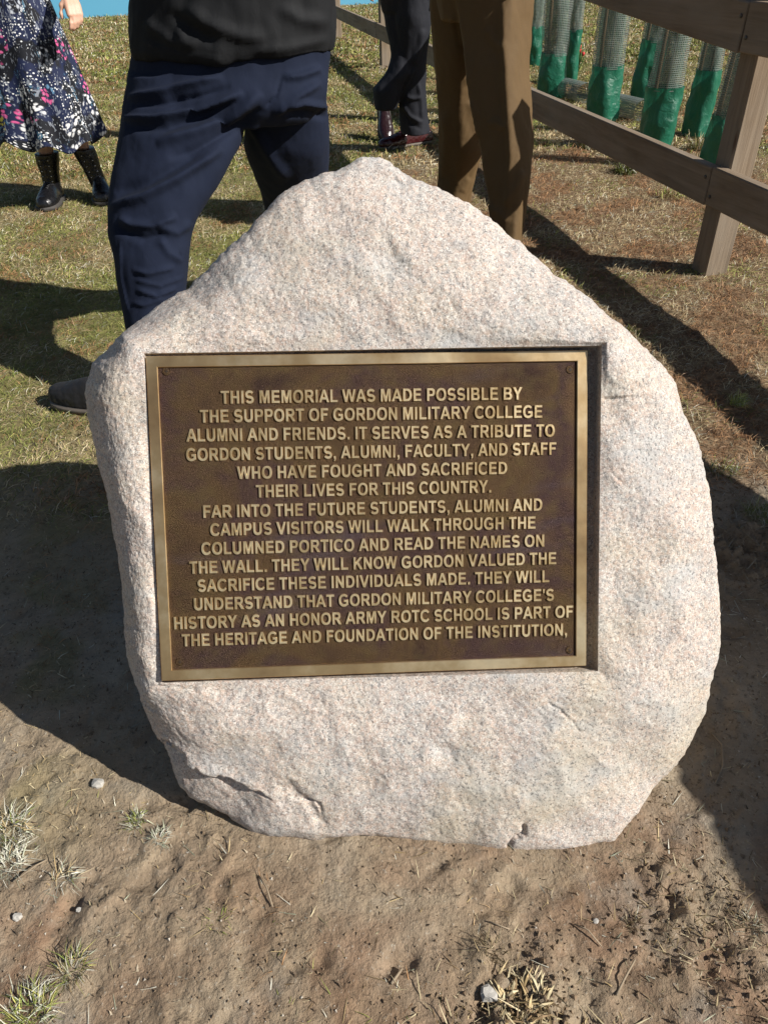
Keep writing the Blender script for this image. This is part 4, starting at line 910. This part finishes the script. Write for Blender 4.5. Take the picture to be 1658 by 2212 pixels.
for s, e, w2 in ((-1, e1_, w1_), (1, e2_, w2_)): mb.tube([tc+np.array([.17*s, 0, 1.42]), (tc+np.array([.22*s, 0, 1.40])+e)/2, e, w2], [.07, .066, .056, .042], 14)
garment('jacket', mb, SUIT, su_, .012, 3)
full_body(su_, (cx, 5.4, .92), -1.8, [([r[0] for r in SA[1::2]], [r[1]*.4 for r in SA[1::2]]), ([r[0] for r in SB[1::2]], [r[1]*.4 for r in SB[1::2]])], 1.45, [(e2_, w2_, (0, -.2, -1), (-.3, -1, 0), (1, 0, 0), .5), (e1_, w1_, (0, -.2, -1), (.3, -1, 0), (-1, 0, 0), .5)])
hair_cap(su_, (cx, 5.38, 1.73), -1.8)
t_, h_ = gp(818, 322), gp(931, 306)
footwear('shoe', t_[:2], h_[:2], su_, BURG, SOLE2, width=.05, sole_h=.015)
ta = gp(836, 312); footwear('shoe', (ta[0], ta[1]+.02), (ta[0]-.02, ta[1]+.32), su_, BURG2, SOLE, width=.052, sole_h=.012, laces=False, pitch=.62, lab='dark shoe with its heel raised')

# --- woman in floral skirt and black lace-up boots
wo = thing('person', (-1.72, 4.4, 0), 'person in a long floral skirt and black lace up boots on the left grass', 'person')
kx = .2133
WC = py(95, 250, 4.45)
hem_z = py(100, 312, 4.30)[2]
def skirt():
    nz_, na = 90, 220; V_ = []; UVc = []
    ztop = 1.02
    xr_pts = [(160, 85), (188, 162), (205, 230), (221, 300)]
    for i in range(nz_):
        t = i/(nz_-1); z = ztop+(hem_z-ztop)*t
        wdt = np.interp(t, [0, .12, .3, .5, .75, 1], [.15, .185, .21, .235, .265, .295]); dpt = wdt*.78
        cx_ = WC[0]+.0*t
        for j in range(na):
            a = 2*math.pi*j/na
            fold = math.sin(a*9+1.2+.6*math.sin(3*t))*.55+math.sin(a*14+2+t)*.3+math.sin(a*5)*.3
            k = 1+.105*fold*t**1.1*1.2
            zz_ = z+(t**3)*(.022*math.sin(a*9+1.2)+.02*math.sin(a*2+.5))
            V_.append((cx_+wdt*k*math.cos(a), 4.45+dpt*k*math.sin(a), zz_)); UVc.append((a/(2*math.pi)*1.5+.015*fold, t*.68))
    I = np.arange(nz_*na).reshape(nz_, na); Nx = np.roll(I, -1, 1); Fq_ = np.stack([I[:-1].ravel(), I[1:].ravel(), Nx[1:].ravel(), Nx[:-1].ravel()], 1)
    o = mk('skirt', np.array(V_), Fq_, SKIRT, wo); me = o.data; li = np.empty(len(me.loops), np.int32); me.loops.foreach_get('vertex_index', li)
    UVc = np.array(UVc); uvs = UVc[li]; q4 = uvs.reshape(-1, 4, 2); wrap = (q4[:, :, 0].max(1)-q4[:, :, 0].min(1)) > .6
    for k in range(4): q4[wrap & (q4[:, k, 0] < .5), k, 0] += 1.5
    l = me.uv_layers.new(name='UVMap'); l.data.foreach_set('uv', q4.astype(np.float32).ravel())
    sm = o.modifiers.new('thickness', 'SOLIDIFY'); sm.thickness = .002
skirt()
bt1, bt2 = py(94, 334, 4.42), py(168, 327, 4.45)
t1, t2 = gp(97, 458), gp(205, 446)
bf1 = footwear('boot', (t1[0]+.0, t1[1]+.0), (t1[0]-.01, t1[1]+.285), wo, BLKL, SOLE, shaft=(np.array([bt1[0], t1[1]+.20, bt1[2]]), .064), width=.058, sole_h=.022)
bf2 = footwear('boot', (t2[0]+.06, t2[1]+.0), (t2[0]-.03, t2[1]+.26), wo, BLKL, SOLE, shaft=(np.array([bt2[0], t2[1]+.20, bt2[2]]), .062), width=.058, sole_h=.022)
hw = py(150, -8, 4.28); 
shz = 1.38; eR = np.array([hw[0]+.05, 4.45, 1.12]); eL = np.array([WC[0]-.26, 4.45, 1.1]); wL = np.array([WC[0]-.2, 4.25, .92])
fdn = py(168, 55, 4.22)-hw
k1 = np.array([WC[0]+.09, 4.5, .55]); k2 = np.array([WC[0]-.1, 4.48, .55])
wb = full_body(wo, (WC[0], 4.48, .93), -1.5, [([(WC[0]-.09, 4.48, .85), k2, (bt1[0], t1[1]+.21, .33), (bt1[0]-.003, t1[1]+.20, bt1[2]-.02), (t1[0], t1[1]+.21, .12)], [.085, .06, .05, .036, .026]), ([(WC[0]+.09, 4.5, .85), k1, (bt2[0]-.01, t2[1]+.21, .33), (bt2[0], t2[1]+.20, bt2[2]-.02), (t2[0], t2[1]+.20, .12)], [.085, .06, .05, .036, .026])], shz,
   [(eR, hw, fdn, (-.75, -.6, 0), (.75, -.65, .1), .42), (eL, wL, (.2, -.4, -.8), (.8, -.3, 0), (-.6, -.8, 0), .4)], voxel=.0045, armr=.034, hs=.88)
hair_cap(wo, (WC[0], 4.46, shz+.29), -1.5, True)
mb = MB(); tc = np.array([WC[0], 4.48, 0])
mb.loft([(tc+np.array([0, 0, .98]), .165, .12, 0), (tc+np.array([0, 0, 1.1]), .15, .11, 0), (tc+np.array([0, 0, 1.3]), .18, .125, 0), (tc+np.array([0, 0, 1.39]), .15, .09, 0), (tc+np.array([0, 0, 1.43]), .07, .06, 0)], 30)
for s, e in ((1, eR), (-1, eL)): mb.tube([tc+np.array([.14*s, 0, 1.36]), (tc+np.array([.18*s, 0, 1.34])+e)/2, e], [.062, .058, .05], 14)
garment('cardigan', mb, KNIT, wo, .01, 3)

# ------------------------------------------------------------------ grass, straw and litter
def blades(name, X, Y, L, Wd, lean, azim, cols, mat_=BLADE, label=None, cat=None, kind='stuff', z0=None, curve=.35, segs=2, parent=None):
    n = len(X); Z0 = gz(X, Y) if z0 is None else z0; dx, dy = np.cos(azim), np.sin(azim)
    e0 = np.clip(lean+curve*.5, .05, 1.5); e1 = lean-curve
    b = np.stack([X, Y, Z0-.002], 1); sxx = np.stack([-dy, dx, 0*dx], 1)*(Wd/2)[:, None]
    m1 = b+np.stack([dx*np.cos(e0), dy*np.cos(e0), np.sin(e0)], 1)*(L*.5)[:, None]; tp = m1+np.stack([dx*np.cos(e1), dy*np.cos(e1), np.sin(e1)], 1)*(L*.5)[:, None]
    tp[:, 2] = np.maximum(tp[:, 2], Z0+.002)
    twist = np.stack([0*dx, 0*dx, Wd*.25], 1)
    V_ = np.stack([b-sxx, b+sxx, m1+sxx*.8+twist, m1-sxx*.8-twist, tp+sxx*.25, tp-sxx*.25], 1).reshape(-1, 3)
    k = np.arange(n)[:, None]*6; F1 = k+np.array([0, 1, 2, 3]); F2 = k+np.array([3, 2, 4, 5]); o = mk(name, V_, np.concatenate([F1, F2]), mat_, parent, smooth=False, origin=(float(X.mean()), float(Y.mean()), 0))
    a = o.data.color_attributes.new('tint', 'FLOAT_COLOR', 'POINT'); C4 = np.concatenate([np.repeat(cols, 6, 0), np.ones((n*6, 1))], 1)
    a.data.foreach_set('color', C4.astype(np.float32).ravel())
    if kind: o['kind'] = kind
    if label: o['label'] = label
    if cat: o['category'] = cat
    return o
GREEN = np.array([[.17, .20, .045], [.24, .25, .065], [.12, .15, .035], [.30, .29, .09]]); DRY = np.array([[.40, .31, .17], [.30, .22, .11], [.48, .41, .26], [.22, .15, .08], [.36, .30, .18]])
BLEACH = np.array([[.55, .53, .44], [.48, .47, .38], [.40, .42, .30]])
def pick(pal, n): return pal[rng.integers(0, len(pal), n)]*(.55+.8*rng.random((n, 1)))
def scatter(y0, y1, dens, spread, Lr, Wr, leanr, thin=1.0):
    area = (y1-y0)*((y0+y1)/2*spread*2+1.0); n = int(area*dens); Y_ = y0+(y1-y0)*rng.random(n); X_ = (rng.random(n)*2-1)*(Y_*spread+.5)
    g, th, rd = zone(X_, Y_); keep = rng.random(n) < np.clip(g*1.0+th*.85*thin, 0, 1); X_, Y_, g, th = X_[keep], Y_[keep], g[keep], th[keep]; n = len(X_)
    gn = fbm(np.stack([X_, Y_, X_*0], 1), 2.2, 3, off=50); isg = rng.random(n) < np.clip(g*.55+gn*.9+.0, .02, .95)
    patch = fbm(np.stack([X_, Y_, X_*0], 1), 3.5, 3, off=20)
    c = np.where(isg[:, None], pick(GREEN, n), pick(DRY, n)); bl = rng.random(n) < .06; c[bl] = pick(BLEACH, bl.sum()); c = c*np.clip(1+.55*patch, .5, 1.6)[:, None]; rdm = (patch < -.15) & ~isg; c[rdm] = c[rdm]*np.array([1.1, .75, .6])
    L_ = Lr[0]+(Lr[1]-Lr[0])*rng.random(n)**1.5; return X_, Y_, L_, np.full(n, 1.0)*(Wr[0]+(Wr[1]-Wr[0])*rng.random(n)), leanr[0]+(leanr[1]-leanr[0])*rng.random(n)**1.6, rng.random(n)*2*np.pi, c
parts = [scatter(.2, 1.5, 16000, .55, (.008, .032), (.0007, .0014), (.02, .7), .5), scatter(1.5, 3.0, 24000, .52, (.014, .050), (.0009, .0019), (.02, .7)), scatter(3.0, 5.0, 13000, .53, (.018, .05), (.0014, .0026), (.02, .8)),
         scatter(5, 9, 4200, .55, (.022, .06), (.003, .006), (.05, 1.0)), scatter(9, 20, 900, .56, (.03, .08), (.007, .014), (.1, 1.1))]
cat_ = [np.concatenate([p[k] for p in parts]) for k in range(7)]
blades('short_grass', *cat_, label=None, cat=None)
# loose straw lying on the bare soil
def straw(n, fx_, fy_, Lr, pal, name, lean=(.0, .12), wr=(.0009, .002)):
    X_, Y_ = fx_(n), fy_(n); L_ = Lr[0]+(Lr[1]-Lr[0])*rng.random(n)**2
    return blades(name, X_, Y_, L_, wr[0]+(wr[1]-wr[0])*rng.random(n), lean[0]+(lean[1]-lean[0])*rng.random(n), rng.random(n)*6.283, pick(pal, n), curve=.06, z0=gz(X_, Y_)+.002)
straw(2600, lambda n: rng.uniform(-1.1, 1.2, n), lambda n: rng.uniform(.22, 1.4, n), (.005, .035), np.concatenate([DRY, BLEACH*.8]), 'straw_litter')
straw(3500, lambda n: rng.uniform(-1.1, 1.2, n), lambda n: rng.uniform(.22, 1.5, n), (.003, .010), np.array([[.10, .07, .045], [.15, .11, .07], [.3, .25, .18]]), 'soil_crumb_litter', (0, .6), (.0015, .004))
straw(1100, lambda n: rng.normal(.14, .08, n), lambda n: rng.normal(.29, .035, n), (.01, .04), DRY, 'straw_litter', (0, .5), (.0015, .003))
straw(350, lambda n: rng.normal(.45, .06, n), lambda n: rng.normal(.47, .07, n), (.008, .03), DRY*.7, 'straw_litter', (0, .6))
straw(900, lambda n: rng.normal(.85, .12, n), lambda n: rng.normal(1.35, .25, n), (.01, .05), np.concatenate([DRY*.7, BLEACH*.7]), 'straw_litter', (0, .6))

def crumbs(name, n, fx_, fy_, r0, r1, m_):
    X_, Y_ = fx_(n), fy_(n); r_ = r0+(r1-r0)*rng.random(n)**3; ico = np.array([[1, 0, 0], [-.5, .87, 0], [-.5, -.87, 0], [.1, .05, .8], [0, 0, -.6], [.4, .5, .45]])
    J = 1+.35*rng.normal(size=(n, 6, 3)).clip(-1, 1); a = rng.random(n)*6.283; c_, s__ = np.cos(a), np.sin(a); V_ = ico[None]*J*r_[:, None, None]
    V_ = np.stack([V_[..., 0]*c_[:, None]-V_[..., 1]*s__[:, None], V_[..., 0]*s__[:, None]+V_[..., 1]*c_[:, None], V_[..., 2]], -1)+np.stack([X_, Y_, gz(X_, Y_)+r_*.2], -1)[:, None]
    T_ = np.array([[0, 5, 3], [5, 1, 3], [1, 2, 3], [2, 0, 3], [0, 4, 5], [5, 4, 1], [1, 4, 2], [2, 4, 0]]); k = np.arange(n)[:, None, None]*6
    o = mk(name, V_.reshape(-1, 3), (k+T_[None]).reshape(-1, 3), m_, smooth=False, origin=(0, .7, 0)); o['kind'] = 'stuff'; return o
CR1 = m_plain('soil_crumb', (.20, .145, .095), .95, .5, 40, .1); CR2 = m_plain('grit', (.42, .38, .32), .9, .4, 60, .2)
def wherey(n):
    y = rng.uniform(.2, 1.4, n*3); x = rng.uniform(-1.2, 1.2, n*3); d = fbm(np.stack([x, y, x*0], 1), 3.2, 3, off=8)+sstep(.7, .35, y)*.25+rng.normal(0, .45, n*3)
    k = np.argsort(-d)[:n]; return x[k], y[k]
cx_, cy_ = wherey(12000); crumbs('soil_crumbs', 12000, lambda n: cx_, lambda n: cy_, .0005, .0030, CR1)
cx_, cy_ = wherey(1800); crumbs('grit', 1800, lambda n: cx_, lambda n: cy_, .0006, .0028, CR2)
for cx0, cy0, sx0, sy0, nn0 in ((.13, .32, .07, .045, 1500), (.43, .5, .06, .07, 500), (.20, .42, .03, .03, 200), (.85, 1.3, .08, .15, 900), (.5, .38, .04, .04, 200)):
    crumbs('soil_crumbs', nn0, lambda n: rng.normal(cx0, sx0, n), lambda n: rng.normal(cy0, sy0, n), .0007, .0050, CR1)
def tuft(x, y, n, r, Lr, pal, label, lean=(.2, 1.1), w_=(.0007, .0016), aim=None, cat='grass tuft', name='grass_tuft'):
    n = int(n*1.7); Lr = (Lr[0]*.6, Lr[1]); c = gp(x, y); a = rng.random(n)*6.283; rr_ = r*np.sqrt(rng.random(n))*.6; X_ = c[0]+rr_*np.cos(a); Y_ = c[1]+rr_*np.sin(a)
    az = a+rng.normal(0, 1.3, n) if aim is None else aim+rng.normal(0, .6, n)
    L_ = Lr[0]+(Lr[1]-Lr[0])*rng.random(n)
    return blades(name, X_, Y_, L_, w_[0]+(w_[1]-w_[0])*rng.random(n), lean[0]+(lean[1]-lean[0])*rng.random(n), az, pick(pal, n), label=label, cat=cat, kind=None, curve=rng.uniform(.1, 1.1, n))
GP = np.concatenate([GREEN*1.3, BLEACH]); GB = np.concatenate([BLEACH, BLEACH, DRY[:3], GREEN[:1]])
tuft(295, 1775, 70, .022, (.012, .03), np.concatenate([GREEN*1.5, BLEACH]), 'small half green tuft on the soil beside the lower left of the stone shadow')
tuft(345, 1815, 60, .02, (.012, .028), BLEACH*.9, 'bleached wisp of grass lying just below the small half green tuft', (.05, .5))
tuft(25, 1790, 110, .04, (.02, .05), GB, 'pale dry grass clump at the left edge below the stone shadow', (.05, .8))
tuft(20, 1865, 90, .035, (.02, .05), BLEACH, 'bleached dry clump at the left edge, lower of two close together', (.05, .7))
tuft(130, 1900, 40, .025, (.02, .045), GB, 'thin grey wisp of dead grass left of centre on the soil', (.05, .5))
tuft(155, 2090, 70, .03, (.015, .045), np.concatenate([BLEACH*.8, GREEN*1.3, DRY]), 'sprawling half dead tuft low on the left soil', (.05, .7))
tuft(60, 2180, 160, .05, (.015, .04), np.concatenate([BLEACH, GREEN*1.4]), 'grey green clump in the bottom left corner', (.1, 1.0))
tuft(470, 1990, 40, .035, (.01, .022), np.concatenate([GREEN*1.2, DRY]), 'faint scatter of green shoots on the soil below the stone', (.05, .6))
tuft(1592, 868, 130, .035, (.02, .05), np.concatenate([GREEN*2.0, BLEACH[:1]]), 'bright green tuft on the soil right of the stone between two shadows', (.4, 1.3))
tuft(1365, 715, 80, .04, (.015, .04), np.concatenate([GREEN*1.4, DRY]), 'green tuft beside the upper right edge of the stone')
tuft(1350, 372, 120, .09, (.05, .12), np.concatenate([GREEN[:3]*.8, BLEACH[:1]*.8]), 'dark leafy weed in front of the lower rail', (.2, 1.1), (.004, .007), cat='weed', name='weed')
tuft(1275, 318, 90, .10, (.05, .12), np.concatenate([GREEN, BLEACH]), 'grass clump under the lower rail near the khaki trousers', (.3, 1.3), (.003, .005))
tuft(1450, 425, 150, .14, (.03, .07), np.concatenate([GREEN*1.4, DRY]), 'light green tuft on dry grass midway along the lower rail', (.3, 1.3), (.002, .004))
tuft(1505, 322, 90, .10, (.06, .14), np.concatenate([BLEACH, DRY, GREEN]), 'straw coloured clump at the foot of the wrinkled tree guard', (.4, 1.4), (.003, .005))
tuft(1640, 1110, 160, .06, (.02, .06), np.concatenate([BLEACH*.9, GREEN]), 'grey green clump at the right edge on the border of the shadow', (.1, 1.0))
tuft(1560, 1010, 130, .06, (.02, .05), np.concatenate([BLEACH*.8, GREEN]), 'matted grey clump against the right edge of the stone', (.1, .9))
tuft(1060, 2050, 50, .03, (.012, .03), DRY*.5, 'dark dead root clump in the scuffed soil at the bottom', (.05, .9))
tuft(1620, 1990, 50, .025, (.01, .03), np.concatenate([BLEACH*.8, DRY*.5]), 'small grey dead clump near the right edge on the soil', (.05, .9))
tuft(1370, 1990, 40, .02, (.01, .026), DRY*.6, 'dry brown sprig on the soil below the right foot of the stone', (.05, .9))
tuft(1130, 2175, 150, .05, (.015, .04), DRY*1.1, 'golden straw clump at the bottom edge of the soil', (.02, .5), (.002, .0045))
# twigs
TW_ = m_plain('dry_twig', (.28, .22, .15), .8, .4, 60)
for pts, r, lab in (([(1538, 1575), (1558, 1610), (1562, 1650), (1545, 1690)], .0018, 'bent pale twig lying in the shadow right of the stone'), ([(1128, 1748), (1130, 1772), (1172, 1762)], .0, ''),
                    ([(1240, 1995), (1268, 2012), (1300, 2040)], .0013, 'short curved dry stalk on the soil at lower right'), ([(845, 2130), (868, 2092)], .0022, 'white splinter of wood near the bottom middle'),
                    ([(560, 1895), (578, 1925), (590, 1962)], .0013, 'thin brown stalk standing in the soil below the stone'), ([(1055, 1995), (1100, 2010)], .0011, 'thin straight twig on the soil below the stone foot'),
                    ([(30, 1905), (80, 1870), (100, 1855)], .0016, 'dark grey twig at the left edge of the soil'), ([(1330, 2150), (1350, 2110), (1372, 2070)], .0018, 'forked brown stalk at the bottom right'), ([(1245, 1745), (1270, 1760), (1300, 1775)], .0, '')):
    if r == 0: continue
    mb = MB(); P = [gp(*p) for p in pts]; PP = []
    for k, p in enumerate(P): p[2] = gz(np.array([p[0]]), np.array([p[1]]))[0]+r+.002+(.006 if k == 1 and len(P) > 2 else 0); PP.append(p)
    mb.tube(PP, [r*(1-.4*k/len(PP)) for k in range(len(PP))], 6); o = mb.build('twig', TW_); tag(o, lab, 'twig')
# pale stones
PEB = m_plain('pale_pebble', (.42, .40, .36), .8, .25, 80)
for x, y, r, lab in ((213, 1692, .009, 'small white stone chip at the edge of the stone shadow'), (36, 1977, .006, 'white pebble near the left edge of the soil'), (78, 2140, .006, 'pale pebble low in the left corner'), (1055, 2150, .010, 'pale lump of mortar in the scuffed soil at the bottom'),
                    (168, 1960, .004, 'small cream pebble beside the dead grass wisp'), (1288, 1985, .004, 'tiny grey pebble below the right foot of the stone')):
    c = gp(x, y); n = 8; V_ = []; F = []
    th = np.linspace(0, np.pi, 6); ph = np.linspace(0, 2*np.pi, n, endpoint=False); TT, PPh = np.meshgrid(th, ph, indexing='ij')
    S3 = np.stack([np.sin(TT)*np.cos(PPh)*1.3, np.sin(TT)*np.sin(PPh), np.cos(TT)*.55], -1).reshape(-1, 3); S3 = S3*(r*(1+.5*fbm(S3, 1.3, 2, off=x*.37+y)))[:, None]
    S3 = np.sign(S3)*np.abs(S3/r)**.72*r
    S3 += np.array([c[0], c[1], gz(np.array([c[0]]), np.array([c[1]]))[0]+r*.3])
    I = np.arange(6*n).reshape(6, n); Nx = np.roll(I, -1, 1); o = mk('pebble', S3, np.stack([I[:-1].ravel(), I[1:].ravel(), Nx[1:].ravel(), Nx[:-1].ravel()], 1), PEB, smooth=False); tag(o, lab, 'pebble')
# red flowers by the tree guards
c = gp(1243, 165); FLW = m_plain('red_petal', (.5, .03, .03), .6); LEAF = m_plain('leaf_green', (.05, .12, .025), .6)
fl = thing('flower', (c[0], c[1], 0), 'small red flowering plant behind the leftmost tree guards', 'flower')
mb = MB()
for k in range(14): a = rnd.random()*6.3; r = .06*rnd.random(); mb.tube([(c[0], c[1], 0), (c[0]+r*math.cos(a), c[1]+r*math.sin(a), .12), (c[0]+2*r*math.cos(a), c[1]+2*r*math.sin(a), .2+.1*rnd.random())], [.004, .008, .002], 5, flat=.3)
mb.build('foliage', LEAF, fl); mb = MB()
for k in range(8):
    a = rnd.random()*6.3; r = .1*rnd.random(); p = np.array([c[0]+r*math.cos(a), c[1]+r*math.sin(a), .15+.1*rnd.random()]); mb.tube([p, p+np.array([0, 0, .02]), p+np.array([0, 0, .035])], [.006, .02, .012], 7)
mb.build('blossom', FLW, fl)
